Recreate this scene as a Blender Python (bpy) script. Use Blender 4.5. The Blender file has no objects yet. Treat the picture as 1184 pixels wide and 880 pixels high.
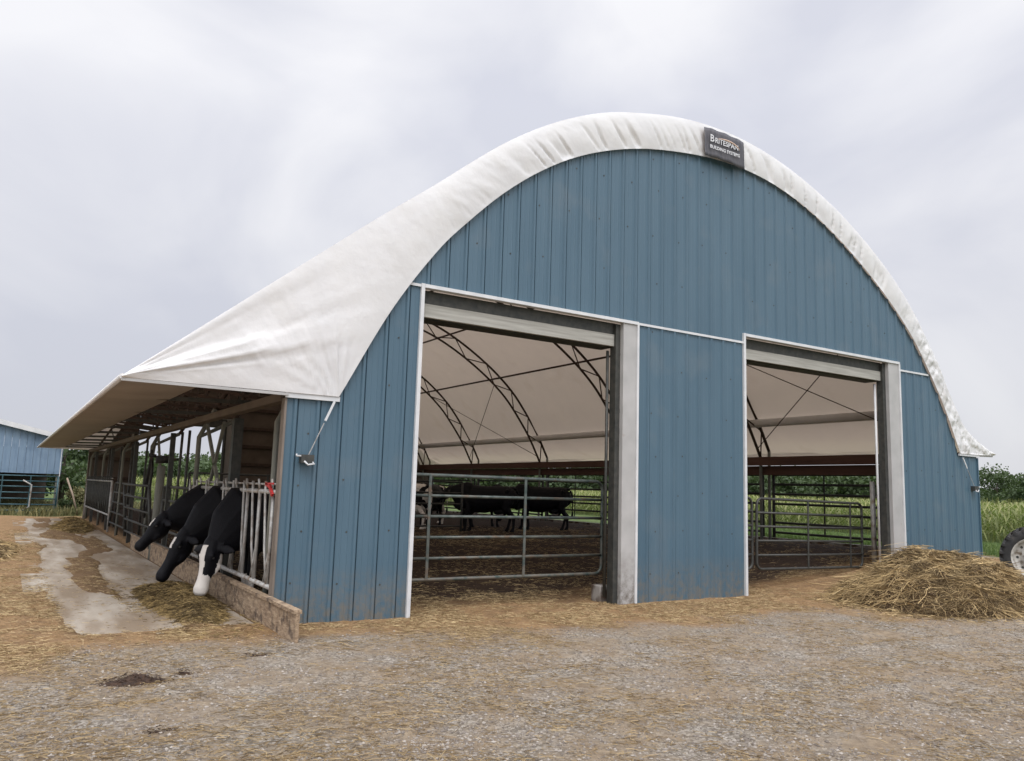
import bpy, math, random
import numpy as np
from mathutils import Vector, Matrix

R = math.radians
rng = np.random.default_rng(7)
random.seed(7)
scene = bpy.context.scene
COL = scene.collection

# ------------------------------------------------------------------ camera
yaw, pit, rol = 0.557978, 0.136172, -0.030932
fw = np.array([math.sin(yaw)*math.cos(pit), math.cos(yaw)*math.cos(pit), math.sin(pit)])
rr = np.array([math.cos(yaw), -math.sin(yaw), 0.0])
uu = np.cross(rr, fw)
r2 = math.cos(rol)*rr - math.sin(rol)*uu
u2 = math.cos(rol)*uu + math.sin(rol)*rr
cd = bpy.data.cameras.new('camera')
cam = bpy.data.objects.new('camera', cd); COL.objects.link(cam)
cam.matrix_world = Matrix(((r2[0], u2[0], -fw[0], -3.0069), (r2[1], u2[1], -fw[1], -10.3506),
                           (r2[2], u2[2], -fw[2], 1.7814), (0, 0, 0, 1)))
cd.sensor_width = 36; cd.lens = 924.09/1184*36; cd.clip_start = 0.05; cd.clip_end = 3000
scene.camera = cam
CAMP = np.array([-3.0069, -10.3506, 1.7814])

# ------------------------------------------------------------------ sky, sun, exposure
SUN_EL, SUN_ROT = R(52), R(200)
w = bpy.data.worlds.new('World'); scene.world = w; w.use_nodes = True
nt = w.node_tree; N = nt.nodes; L = nt.links; N.clear()
out = N.new('ShaderNodeOutputWorld'); bg = N.new('ShaderNodeBackground'); bg.inputs[1].default_value = 0.1
sky = N.new('ShaderNodeTexSky'); sky.sky_type = 'NISHITA'; sky.sun_disc = False
sky.sun_elevation = SUN_EL; sky.sun_rotation = SUN_ROT
tc = N.new('ShaderNodeTexCoord'); sep = N.new('ShaderNodeSeparateXYZ'); L.new(tc.outputs['Generated'], sep.inputs[0])
mp = N.new('ShaderNodeMapping'); mp.inputs['Scale'].default_value = (1, 1, 1.5); L.new(tc.outputs['Generated'], mp.inputs[0])
n1 = N.new('ShaderNodeTexNoise'); n1.inputs['Scale'].default_value = 2.3; n1.inputs['Detail'].default_value = 7; n1.inputs['Roughness'].default_value = .45
n1.inputs['Distortion'].default_value = .5
L.new(mp.outputs[0], n1.inputs['Vector'])
cr = N.new('ShaderNodeValToRGB'); L.new(n1.outputs['Fac'], cr.inputs[0])
cr.color_ramp.elements[0].position = .40; cr.color_ramp.elements[0].color = (7.2, 7.35, 8.2, 1)
cr.color_ramp.elements[1].position = .61; cr.color_ramp.elements[1].color = (9.5, 9.5, 9.85, 1)
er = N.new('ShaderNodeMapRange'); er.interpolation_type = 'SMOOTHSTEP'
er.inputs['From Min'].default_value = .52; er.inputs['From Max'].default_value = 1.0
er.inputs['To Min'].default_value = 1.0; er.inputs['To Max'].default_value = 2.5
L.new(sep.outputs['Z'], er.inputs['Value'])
hz = N.new('ShaderNodeMapRange'); hz.inputs['From Min'].default_value = -.02; hz.inputs['From Max'].default_value = .45
hz.inputs['To Min'].default_value = .82; hz.inputs['To Max'].default_value = 1.03
L.new(sep.outputs['Z'], hz.inputs['Value'])
m1 = N.new('ShaderNodeMath'); m1.operation = 'MULTIPLY'; L.new(er.outputs[0], m1.inputs[0]); L.new(hz.outputs[0], m1.inputs[1])
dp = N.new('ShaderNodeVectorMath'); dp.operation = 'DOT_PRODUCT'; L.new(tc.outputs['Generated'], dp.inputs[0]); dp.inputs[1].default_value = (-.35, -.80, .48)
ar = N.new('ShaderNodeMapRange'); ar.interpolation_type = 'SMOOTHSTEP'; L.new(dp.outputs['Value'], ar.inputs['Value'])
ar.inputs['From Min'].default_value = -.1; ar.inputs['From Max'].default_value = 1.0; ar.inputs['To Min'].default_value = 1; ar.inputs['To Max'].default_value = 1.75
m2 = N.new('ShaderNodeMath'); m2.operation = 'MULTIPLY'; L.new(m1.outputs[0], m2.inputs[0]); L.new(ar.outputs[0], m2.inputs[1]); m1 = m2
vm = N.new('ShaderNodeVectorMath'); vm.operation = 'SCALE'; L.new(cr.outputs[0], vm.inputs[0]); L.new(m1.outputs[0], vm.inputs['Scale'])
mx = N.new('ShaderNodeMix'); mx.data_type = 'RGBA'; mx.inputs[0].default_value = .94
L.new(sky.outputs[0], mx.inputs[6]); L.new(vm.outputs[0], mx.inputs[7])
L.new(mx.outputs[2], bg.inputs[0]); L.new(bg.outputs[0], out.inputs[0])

sd = bpy.data.lights.new('sun', 'SUN'); sd.energy = 1.5; sd.angle = R(35); sd.color = (1.0, .97, .93)
sun = bpy.data.objects.new('sun', sd); COL.objects.link(sun)
saz = R(205)   # light arrives from behind the camera, slightly from the left
sdir = Vector((math.sin(saz)*math.cos(SUN_EL), math.cos(saz)*math.cos(SUN_EL), math.sin(SUN_EL)))
sun.rotation_euler = sdir.to_track_quat('Z', 'Y').to_euler()
scene.view_settings.view_transform = 'Standard'; scene.view_settings.look = 'None'
scene.view_settings.exposure = 0.0; scene.view_settings.gamma = 1
scene.render.resolution_x = 1024; scene.render.resolution_y = 761
scene.render.engine = 'CYCLES'
scene.cycles.max_bounces = 8; scene.cycles.diffuse_bounces = 4; scene.cycles.transparent_max_bounces = 8

# ------------------------------------------------------------------ materials
def mat(name, c1, c2=None, scale=8, rough=.7, bump=0, bscale=None, metal=0, stretch=(1, 1, 1), detail=5,
        lo=.3, hi=.7, trans=None, tfac=.3, attr=None, spec=.5, c3=None, s3=1.2, l3=(.5, .7)):
    m = bpy.data.materials.new(name); m.use_nodes = True
    n = m.node_tree.nodes; l = m.node_tree.links
    p = n['Principled BSDF']; p.inputs['Roughness'].default_value = rough; p.inputs['Metallic'].default_value = metal
    p.inputs['Specular IOR Level'].default_value = spec
    t = n.new('ShaderNodeTexCoord'); q = n.new('ShaderNodeMapping'); q.inputs['Scale'].default_value = stretch
    l.new(t.outputs['Object'], q.inputs[0])
    c2 = c2 or c1
    nn = n.new('ShaderNodeTexNoise'); nn.inputs['Scale'].default_value = scale; nn.inputs['Detail'].default_value = detail
    l.new(q.outputs[0], nn.inputs['Vector'])
    r = n.new('ShaderNodeValToRGB'); r.color_ramp.elements[0].position = lo; r.color_ramp.elements[1].position = hi
    r.color_ramp.elements[0].color = (*c1, 1); r.color_ramp.elements[1].color = (*c2, 1)
    if attr:
        a = n.new('ShaderNodeAttribute'); a.attribute_name = attr; l.new(a.outputs['Fac'], r.inputs[0])
    else:
        l.new(nn.outputs['Fac'], r.inputs[0])
    colr = r.outputs[0]
    if c3:
        n3 = n.new('ShaderNodeTexNoise'); n3.inputs['Scale'].default_value = s3; n3.inputs['Detail'].default_value = 7
        l.new(q.outputs[0] if name.startswith('stained') else t.outputs['Object'], n3.inputs['Vector'])
        mr = n.new('ShaderNodeMapRange'); mr.inputs['From Min'].default_value = l3[0]; mr.inputs['From Max'].default_value = l3[1]
        l.new(n3.outputs['Fac'], mr.inputs['Value'])
        mm = n.new('ShaderNodeMix'); mm.data_type = 'RGBA'; l.new(mr.outputs[0], mm.inputs[0]); l.new(colr, mm.inputs[6])
        mm.inputs[7].default_value = (*c3, 1); colr = mm.outputs[2]
    l.new(colr, p.inputs['Base Color'])
    if bump:
        b = n.new('ShaderNodeBump'); b.inputs['Strength'].default_value = 1; b.inputs['Distance'].default_value = bump
        nb = n.new('ShaderNodeTexNoise'); nb.inputs['Scale'].default_value = bscale or scale; nb.inputs['Detail'].default_value = 6
        l.new(q.outputs[0], nb.inputs['Vector']); l.new(nb.outputs['Fac'], b.inputs['Height']); l.new(b.outputs[0], p.inputs['Normal'])
    if trans:
        tr = n.new('ShaderNodeBsdfTranslucent'); tr.inputs[0].default_value = (*trans, 1)
        ms = n.new('ShaderNodeMixShader'); ms.inputs[0].default_value = tfac
        l.new(p.outputs[0], ms.inputs[1]); l.new(tr.outputs[0], ms.inputs[2])
        l.new(ms.outputs[0], n['Material Output'].inputs[0])
    return m

M = {}
M['fabric'] = mat('white_fabric', (.78, .78, .79), (.84, .835, .83), scale=1.3, rough=.55, bump=.010, bscale=6,
                  trans=(.56, .45, .36), tfac=.26, c3=(.62, .585, .53), s3=.9, l3=(.56, .92))
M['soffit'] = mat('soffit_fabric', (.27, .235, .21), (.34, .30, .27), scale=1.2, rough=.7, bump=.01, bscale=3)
M['blue'] = mat('blue_steel', (.056, .108, .150), (.070, .126, .170), scale=1.1, rough=.42, bump=.0025, bscale=3.5, stretch=(1.6, 1, .35),
                c3=(.10, .14, .17), s3=1.3, l3=(.55, .85))
M['blue_barn'] = mat('faded_blue_board', (.13, .20, .29), (.19, .27, .36), scale=3, rough=.7, bump=.01, stretch=(3, 1, .3), c3=(.08, .13, .20), s3=1.2, l3=(.5, .8))
M['trim'] = mat('white_trim', (.52, .53, .54), (.62, .62, .62), scale=5, rough=.45)
M['jamb'] = mat('grey_white_jamb', (.33, .325, .315), (.42, .41, .40), scale=2.5, rough=.6, bump=.003, c3=(.28, .23, .18), s3=6, l3=(.68, .8))
M['plank'] = mat('weathered_plank', (.28, .27, .24), (.42, .41, .37), scale=4, rough=.85, bump=.006, stretch=(.3, 2, 6))
M['wood'] = mat('weathered_wood', (.12, .10, .08), (.22, .18, .15), scale=6, rough=.9, bump=.006, stretch=(1, 1, .3))
M['kerbwood'] = mat('weathered_kerb', (.20, .135, .085), (.40, .30, .20), scale=11, rough=.95, bump=.02, bscale=16, stretch=(2, .7, 2),
                    c3=(.10, .07, .05), s3=7, l3=(.5, .68))
M['greywood'] = mat('grey_green_post', (.12, .125, .11), (.20, .20, .17), scale=8, rough=.9, bump=.006, stretch=(1, 1, .2))
M['brownbeam'] = mat('red_brown_beam', (.07, .032, .022), (.11, .052, .036), scale=3, rough=.8, bump=.004, stretch=(1, .2, 3))
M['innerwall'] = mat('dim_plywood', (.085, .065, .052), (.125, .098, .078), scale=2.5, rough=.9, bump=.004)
M['truss'] = mat('rusty_dark_steel', (.035, .022, .017), (.075, .045, .032), scale=9, rough=.7, metal=.2)
M['darksteel'] = mat('dark_steel', (.035, .038, .036), (.07, .068, .06), scale=12, rough=.55, metal=.3)
M['gate'] = mat('worn_green_gate', (.04, .062, .058), (.13, .145, .135), scale=9, rough=.5, metal=.35, c3=(.12, .085, .06), s3=5, l3=(.55, .7))
M['galv'] = mat('galvanised_steel', (.34, .34, .33), (.48, .47, .45), scale=14, rough=.5, metal=.3, c3=(.20, .15, .11), s3=6, l3=(.5, .7))
M['teal'] = mat('teal_panel', (.02, .06, .075), (.05, .11, .13), scale=8, rough=.5, metal=.2)
M['black'] = mat('black_rubber', (.016, .016, .016), (.03, .029, .028), scale=12, rough=.75, bump=.003, c3=(.10, .075, .05), s3=6, l3=(.6, .8))
M['concrete'] = mat('stained_concrete', (.26, .215, .165), (.40, .355, .295), scale=2.2, rough=.9, bump=.004, bscale=30, stretch=(1.6, .35, 1), c3=(.20, .15, .10), s3=1.0, l3=(.42, .60), detail=9)
M['concwall'] = mat('concrete_wall', (.22, .21, .19), (.32, .30, .28), scale=5, rough=.9, bump=.005, c3=(.07, .045, .03), s3=3, l3=(.45, .6))
M['red'] = mat('red_paint', (.42, .02, .02), (.52, .04, .04), scale=20, rough=.5)
M['tan'] = mat('tan_loop', (.20, .15, .11), (.30, .23, .17), scale=8, rough=.7, bump=.004)
M['banner'] = mat('banner_cloth', (.045, .045, .055), (.10, .095, .105), scale=7, rough=.6, bump=.01, stretch=(2.5, 1, .6))
M['ink'] = mat('pale_ink', (.70, .70, .72), (.60, .60, .62), scale=30, rough=.7)
M['peach'] = mat('peach_ink', (.62, .45, .36), (.55, .40, .32), scale=30, rough=.7)
M['roofsteel'] = mat('pale_roof_steel', (.55, .56, .57), (.62, .63, .63), scale=3, rough=.4, metal=.2)
M['cream'] = mat('cream_rim', (.36, .345, .31), (.52, .50, .46), scale=7, rough=.5, c3=(.13, .10, .07), s3=9, l3=(.48, .68))
M['hoodred'] = mat('tractor_paint', (.34, .03, .02), (.42, .05, .03), scale=6, rough=.35)
M['straw'] = mat('straw_stalk', (.15, .095, .04), (.50, .38, .20), attr='tone', lo=0, hi=1, rough=.75)
M['hay'] = mat('hay_stalk', (.085, .055, .022), (.60, .44, .22), attr='tone', lo=0, hi=1, rough=.8)
M['feed'] = mat('silage_stalk', (.07, .045, .016), (.38, .27, .11), attr='tone', lo=0, hi=1, rough=.85)
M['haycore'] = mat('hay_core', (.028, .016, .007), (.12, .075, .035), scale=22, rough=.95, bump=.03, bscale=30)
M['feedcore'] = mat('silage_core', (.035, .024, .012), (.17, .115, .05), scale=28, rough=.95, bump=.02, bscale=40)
M['manure'] = mat('dark_manure', (.016, .007, .003), (.055, .026, .011), scale=30, rough=.8, bump=.02)
M['stone'] = mat('gravel_stone', (.12, .098, .08), (.40, .36, .315), attr='tone', lo=0, hi=1, rough=.85)
M['leaf'] = mat('tree_leaf', (.026, .047, .020), (.085, .125, .045), attr='tone', lo=0, hi=1, rough=.7, trans=(.06, .10, .02), tfac=.25)
M['bark'] = mat('tree_bark', (.05, .04, .03), (.10, .08, .065), scale=8, rough=.9)
M['corn'] = mat('corn_leaf', (.09, .125, .03), (.30, .29, .11), attr='tone', lo=0, hi=1, rough=.6, trans=(.2, .3, .06), tfac=.3)
M['grassblade'] = mat('grass_blade', (.045, .085, .022), (.17, .22, .07), attr='tone', lo=0, hi=1, rough=.7, trans=(.1, .2, .03), tfac=.25)
M['weed'] = mat('weed_leaf', (.05, .075, .025), (.26, .22, .09), attr='tone', lo=0, hi=1, rough=.8)
M['hoof'] = mat('dark_horn', (.03, .025, .02), rough=.6)
M['tag'] = mat('ear_tag', (.75, .75, .70), rough=.5)
M['hide'] = mat('cow_hide', (.005, .005, .007), (.66, .62, .57), attr='hide', lo=.42, hi=.58, rough=.55, bump=.003, bscale=60, spec=.15)

def base_dirt(m, h0, h1, col):
    n = m.node_tree.nodes; l = m.node_tree.links; p = n['Principled BSDF']; src = p.inputs['Base Color'].links[0].from_socket
    t = n.new('ShaderNodeTexCoord'); sp = n.new('ShaderNodeSeparateXYZ'); l.new(t.outputs['Object'], sp.inputs[0])
    a = n.new('ShaderNodeMapRange'); a.inputs['From Min'].default_value = h1; a.inputs['From Max'].default_value = h0; l.new(sp.outputs['Z'], a.inputs['Value'])
    q = n.new('ShaderNodeTexNoise'); q.inputs['Scale'].default_value = 9; q.inputs['Detail'].default_value = 8; q.inputs['Roughness'].default_value = .7; l.new(t.outputs['Object'], q.inputs['Vector'])
    b = n.new('ShaderNodeMapRange'); b.inputs['From Min'].default_value = .40; b.inputs['From Max'].default_value = .66; l.new(q.outputs['Fac'], b.inputs['Value'])
    c = n.new('ShaderNodeMath'); c.operation = 'MULTIPLY'; l.new(a.outputs[0], c.inputs[0]); l.new(b.outputs[0], c.inputs[1])
    x = n.new('ShaderNodeMix'); x.data_type = 'RGBA'; l.new(c.outputs[0], x.inputs[0]); l.new(src, x.inputs[6]); x.inputs[7].default_value = (*col, 1)
    l.new(x.outputs[2], p.inputs['Base Color'])
base_dirt(M['blue'], 0.0, .75, (.17, .14, .10))
base_dirt(M['jamb'], 0.0, .9, (.08, .06, .04))
base_dirt(M['gate'], .3, 1.3, (.16, .13, .10))

# ------------------------------------------------------------------ helpers
def tag(o, label=None, cat=None, group=None, kind=None):
    if label: o['label'] = label
    if cat: o['category'] = cat
    if group: o['group'] = group
    if kind: o['kind'] = kind
    return o

def empty(name, loc=(0, 0, 0), rz=0, label=None, cat=None, group=None):
    o = bpy.data.objects.new(name, None); COL.objects.link(o)
    o.location = loc; o.rotation_euler = (0, 0, rz); o.empty_display_size = .2
    return tag(o, label, cat, group)

def meshobj(name, V, F, material, parent=None, smooth=False, attrs=None):
    me = bpy.data.meshes.new(name)
    me.from_pydata([tuple(v) for v in V] if not isinstance(V, np.ndarray) else V.tolist(), [], F if isinstance(F, list) else F.tolist())
    if material: me.materials.append(material)
    if smooth: me.polygons.foreach_set('use_smooth', np.ones(len(me.polygons), bool))
    if attrs:
        for k, a in attrs.items():
            at = me.attributes.new(k, 'FLOAT', 'POINT'); at.data.foreach_set('value', np.asarray(a, np.float32))
    me.update()
    o = bpy.data.objects.new(name, me); COL.objects.link(o)
    if parent: o.parent = parent
    return o

class MB:
    def __init__(s): s.V = []; s.F = []; s.S = []
    def add(s, V, F, smooth=False):
        b = len(s.V); s.V += [tuple(map(float, v)) for v in V]; s.F += [tuple(b+i for i in f) for f in F]; s.S += [smooth]*len(F); return s
    def box(s, x0, x1, y0, y1, z0, z1):
        v = [(x0, y0, z0), (x1, y0, z0), (x1, y1, z0), (x0, y1, z0), (x0, y0, z1), (x1, y0, z1), (x1, y1, z1), (x0, y1, z1)]
        return s.add(v, [(0, 3, 2, 1), (4, 5, 6, 7), (0, 1, 5, 4), (1, 2, 6, 5), (2, 3, 7, 6), (3, 0, 4, 7)])
    def bar(s, a, b, w, h):
        a = Vector(a); b = Vector(b); t = (b-a).normalized()
        up = Vector((0, 0, 1)) if abs(t.z) < .95 else Vector((0, 1, 0))
        sd_ = t.cross(up).normalized(); up = sd_.cross(t)
        v = []
        for p in (a, b):
            for i, j in ((-1, -1), (1, -1), (1, 1), (-1, 1)): v.append(p+sd_*(i*w/2)+up*(j*h/2))
        return s.add(v, [(0, 1, 2, 3), (7, 6, 5, 4), (0, 4, 5, 1), (1, 5, 6, 2), (2, 6, 7, 3), (3, 7, 4, 0)])
    def tube(s, pts, r, n=8, r2_=None, cap=True):
        pts = [Vector(p) for p in pts]; V = []; F = []
        m = len(pts); prev = None
        for i, p in enumerate(pts):
            t = (pts[min(i+1, m-1)]-pts[max(i-1, 0)]).normalized()
            if prev is None:
                ref = Vector((0, 0, 1)) if abs(t.z) < .9 else Vector((1, 0, 0))
                sd_ = t.cross(ref).normalized()
            else:
                sd_ = (prev - t*prev.dot(t)).normalized()
            prev = sd_; up = sd_.cross(t)
            rad = r if r2_ is None else r+(r2_-r)*i/(m-1)
            if isinstance(r, (list, tuple)): rad = r[i]
            for k in range(n):
                a = 2*math.pi*k/n; V.append(p+sd_*math.cos(a)*rad+up*math.sin(a)*rad)
        for i in range(m-1):
            for k in range(n):
                k2 = (k+1) % n; F.append((i*n+k, i*n+k2, (i+1)*n+k2, (i+1)*n+k))
        s.add(V, F, True)
        if cap:
            b = len(s.V)-m*n
            s.F.append(tuple(b+k for k in range(n))[::-1]); s.S.append(False)
            s.F.append(tuple(b+(m-1)*n+k for k in range(n))); s.S.append(False)
        return s
    def loft(s, rings, n=16):
        # rings: (center, side_radius, up_radius) along a path; closed ends
        pts = [Vector(q[0]) for q in rings]; V = []; F = []; m = len(pts)
        for i, p in enumerate(pts):
            t = (pts[min(i+1, m-1)]-pts[max(i-1, 0)]).normalized()
            sd_ = Vector((0, 1, 0)); sd_ = (sd_-t*sd_.dot(t)).normalized(); up = sd_.cross(t)
            if len(rings[i]) > 3:
                sd_ = Vector(rings[i][3]); sd_ = (sd_-t*sd_.dot(t)).normalized(); up = sd_.cross(t)
            for k in range(n):
                a = 2*math.pi*k/n; V.append(p+sd_*math.cos(a)*rings[i][1]+up*math.sin(a)*rings[i][2])
        for i in range(m-1):
            for k in range(n):
                k2 = (k+1) % n; F.append((i*n+k, i*n+k2, (i+1)*n+k2, (i+1)*n+k))
        F.append(tuple(range(n))[::-1]); F.append(tuple((m-1)*n+k for k in range(n)))
        return s.add(V, F, True)
    def lathe(s, prof, n=40, axis='Y', c=(0, 0, 0), closed=False):
        V = []; F = []; m = len(prof)
        for i, (r, h) in enumerate(prof):
            for k in range(n):
                a = 2*math.pi*k/n
                if axis == 'Y': V.append((c[0]+r*math.cos(a), c[1]+h, c[2]+r*math.sin(a)))
                else: V.append((c[0]+r*math.cos(a), c[1]+r*math.sin(a), c[2]+h))
        for i in range(m if closed else m-1):
            j = (i+1) % m
            for k in range(n):
                k2 = (k+1) % n; F.append((i*n+k, j*n+k, j*n+k2, i*n+k2))
        return s.add(V, F, True)
    def build(s, name, material, parent=None):
        o = meshobj(name, s.V, s.F, material, parent)
        o.data.polygons.foreach_set('use_smooth', s.S)
        return o

def copy_thing(o, loc, rz, label, scale=1):
    c = o.copy(); COL.objects.link(c); c.location = loc; c.rotation_euler = (0, 0, rz); c.scale = (scale,)*3; c['label'] = label
    for ch in list(o.children):
        d = ch.copy(); COL.objects.link(d); d.parent = c
        for g in list(ch.children):
            e = g.copy(); COL.objects.link(e); e.parent = d
    return c

# value noise
TB = rng.random((256, 256))
def vn(x, y):
    x = np.asarray(x, float); y = np.asarray(y, float)
    ix = np.floor(x).astype(int); iy = np.floor(y).astype(int); fx = x-ix; fy = y-iy
    fx = fx*fx*(3-2*fx); fy = fy*fy*(3-2*fy)
    g = lambda a, b: TB[a & 255, b & 255]
    return (g(ix, iy)*(1-fx)+g(ix+1, iy)*fx)*(1-fy)+(g(ix, iy+1)*(1-fx)+g(ix+1, iy+1)*fx)*fy
def fbm(x, y, s, o=4):
    t = 0; a = .5; f = 1/s
    for i in range(o): t = t+a*vn(x*f+17*i, y*f+31*i); a *= .5; f *= 2
    return t/(1-.5**o)
def sm(t): t = np.clip(t, 0, 1); return t*t*(3-2*t)

def G0(x, y):
    r = .55*sm((x-9.5)/6.5)*(1-sm((x-20)/15))
    pk = .45*sm((y-1.5)/6)*sm(x/.6)*sm((17-x)/.6)*(1-sm((y-29)/2))
    return np.maximum(r, pk)
def apron(x, y):
    e = .35*(fbm(x+9, y+3, 2.2)-.5)
    return sm((x+2.3+e)/.25)*sm((.0-x)/.1)*sm((y-.1-e*.2-(x+2.3)*.06)/.1)*sm((29-y)/.5)
def GZ(x, y):
    x = np.asarray(x, float); y = np.asarray(y, float)
    near = sm((40-np.hypot(x, y))/15)
    b = near*(.05*(fbm(x, y, 2.6)-.5)+.022*(fbm(x+50, y, .45)-.5)+.012*(fbm(x, y+40, .13, 3)-.5))
    q = y+3.9+.10*x+.5*(fbm(x, 3, 6, 2)-.5)
    for o_ in (-.85, .85): b = b-near*.030*np.exp(-((q+o_)/.20)**2)+near*.014*np.exp(-((q+o_+.30)/.10)**2)
    a = apron(x, y)
    b2 = -.020+.050*(sm((fbm(x*1.3+7, y*.22+11, 1.0, 5)-.535+.06*sm((y-10)/8)+.05*sm((x+1.1)/.5)-.05*sm((1.9-y)/1.2))/.20)) + .01*(fbm(x, y+40, .13, 3)-.5)
    return G0(x, y)+b*(1-a)+b2*a
def gz(x, y): return float(GZ(x, y))

# ------------------------------------------------------------------ ground
def coords(segs):
    c = []
    for a, b, st in segs: c.append(np.arange(a, b, st))
    c.append([segs[-1][1]]); return np.concatenate(c)
def geo(a, b, n): return np.sign(a)*np.geomspace(abs(a), abs(b), n)
xs = np.concatenate([geo(-900, -9, 26)[:-1], coords([(-9, -3.4, .12), (-3.4, 4, .04), (4, 17.5, .06), (17.5, 40, .5)])[:-1], geo(40, 900, 24)])
ys = np.concatenate([geo(-300, -11, 14)[:-1], coords([(-11, -6, .1), (-6, 3, .04), (3, 12, .09), (12, 34, .3)])[:-1], geo(34, 900, 26)])
X, Y = np.meshgrid(xs, ys); Z = GZ(X, Y)
V = np.stack([X.ravel(), Y.ravel(), Z.ravel()], 1)
nx, ny = len(xs), len(ys)
idx = np.arange(nx*ny).reshape(ny, nx)
F = np.stack([idx[:-1, :-1].ravel(), idx[:-1, 1:].ravel(), idx[1:, 1:].ravel(), idx[1:, :-1].ravel()], 1)
def zones(x, y):
    n = fbm(x+3, y+8, 1.7, 5)-.5; n2 = fbm(x+30, y, .5, 4)-.5
    lim = -2.1-.20*np.clip(x-4, 0, 12)
    st = sm((y-lim+n*2.6+n2*.9)/1.3)*sm((17.2-x)/1)
    left = sm((-1.9-x+n*1.5)/.5)*sm((y+2.4+n)/1)
    st = np.maximum(st, left*.9)
    inside = sm(x/.3)*sm((16.6-x)/.3)*sm((y-.7+n*2.2)/1.1)*sm((29.5-y)/1)
    mud = inside
    apr = apron(x, y)
    mud = np.maximum(mud, .45*apr)
    gr = np.maximum(sm((x-16.9+n*.6)/.5), sm((x-12.3+n*.8)/.5)*sm((-1.05-y-(x-12.9)*.0+.0)/.5)*sm((y+.6*(x-12.5)+5.4+12)/1))
    gr = np.maximum(gr, sm((-1.0-x*.0+(y-29.5)+n*2)/1.5)*1.0)
    gr = np.maximum(gr, sm((-3.6-x+n*3)/2)*sm((y-6)/6))
    gr = np.maximum(gr, sm((np.abs(x)-30)/10)); gr = np.maximum(gr, sm((-18-y)/6))
    return st, mud, gr
st, mud, gr = zones(V[:, 0], V[:, 1])
GROUND = meshobj('ground', V, F, None, None, True, {'straw': st, 'mud': mud, 'grass': gr})
GROUND['kind'] = 'structure'
gm = bpy.data.materials.new('yard_ground'); gm.use_nodes = True
n = gm.node_tree.nodes; l = gm.node_tree.links; p = n['Principled BSDF']; p.inputs['Roughness'].default_value = .95
p.inputs['Specular IOR Level'].default_value = .2
tcn = n.new('ShaderNodeTexCoord')
def noise(sc, det=6, ro=.6):
    q = n.new('ShaderNodeTexNoise'); q.inputs['Scale'].default_value = sc; q.inputs['Detail'].default_value = det; q.inputs['Roughness'].default_value = ro
    l.new(tcn.outputs['Object'], q.inputs['Vector']); return q.outputs['Fac']
def ramp(src, stops):
    q = n.new('ShaderNodeValToRGB'); e = q.color_ramp.elements
    while len(e) < len(stops): e.new(.5)
    for i, (pos, c) in enumerate(stops): e[i].position = pos; e[i].color = (*c, 1)
    l.new(src, q.inputs[0]); return q.outputs[0]
def mixc(f, a, b):
    q = n.new('ShaderNodeMix'); q.data_type = 'RGBA'; l.new(f, q.inputs[0]); l.new(a, q.inputs[6]); l.new(b, q.inputs[7]); return q.outputs[2]
def att(nm):
    q = n.new('ShaderNodeAttribute'); q.attribute_name = nm; return q.outputs['Fac']
vor = n.new('ShaderNodeTexVoronoi'); vor.inputs['Scale'].default_value = 38; l.new(tcn.outputs['Object'], vor.inputs['Vector'])
vs = n.new('ShaderNodeSeparateColor'); l.new(vor.outputs['Color'], vs.inputs[0])
grav = ramp(vs.outputs[0], [(0, (.14, .118, .092)), (.55, (.255, .222, .18)), (1, (.40, .36, .31))])
dirt = ramp(noise(9), [(.3, (.17, .125, .085)), (.7, (.33, .26, .18))])
base = mixc(ramp(noise(1.3), [(.38, (0, 0, 0)), (.60, (1, 1, 1))]), grav, dirt)
strw = ramp(noise(24, 8, .75), [(.3, (.13, .078, .040)), (.5, (.27, .165, .08)), (.72, (.44, .31, .16))])
strw2 = ramp(noise(3, 5), [(.35, (.15, .092, .052)), (.65, (.33, .215, .115))])
strw = mixc(ramp(noise(5), [(.4, (0, 0, 0)), (.6, (.8, .8, .8))]), strw, strw2)
mudc = ramp(noise(7, 8, .7), [(.3, (.018, .011, .007)), (.6, (.045, .027, .017)), (.8, (.10, .065, .04))])
grs = ramp(noise(4, 8, .7), [(.3, (.045, .075, .022)), (.55, (.09, .125, .04)), (.8, (.16, .17, .075))])
c_ = mixc(att('straw'), base, strw); c_ = mixc(att('mud'), c_, mudc); c_ = mixc(att('grass'), c_, grs)
l.new(c_, p.inputs['Base Color'])
bmp = n.new('ShaderNodeBump'); bmp.inputs['Distance'].default_value = .032; bmp.inputs['Strength'].default_value = 1
l.new(noise(26, 9, .75), bmp.inputs['Height']); l.new(bmp.outputs[0], p.inputs['Normal'])
GROUND.data.materials.append(gm)

# concrete feed apron, a slab with its top just clear of the sunken ground
ap = MB(); ap.box(-2.6, -.14, -.1, 29, -.25, -.004)
a_ = ap.build('concrete_apron', M['concrete']); a_['kind'] = 'structure'

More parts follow.
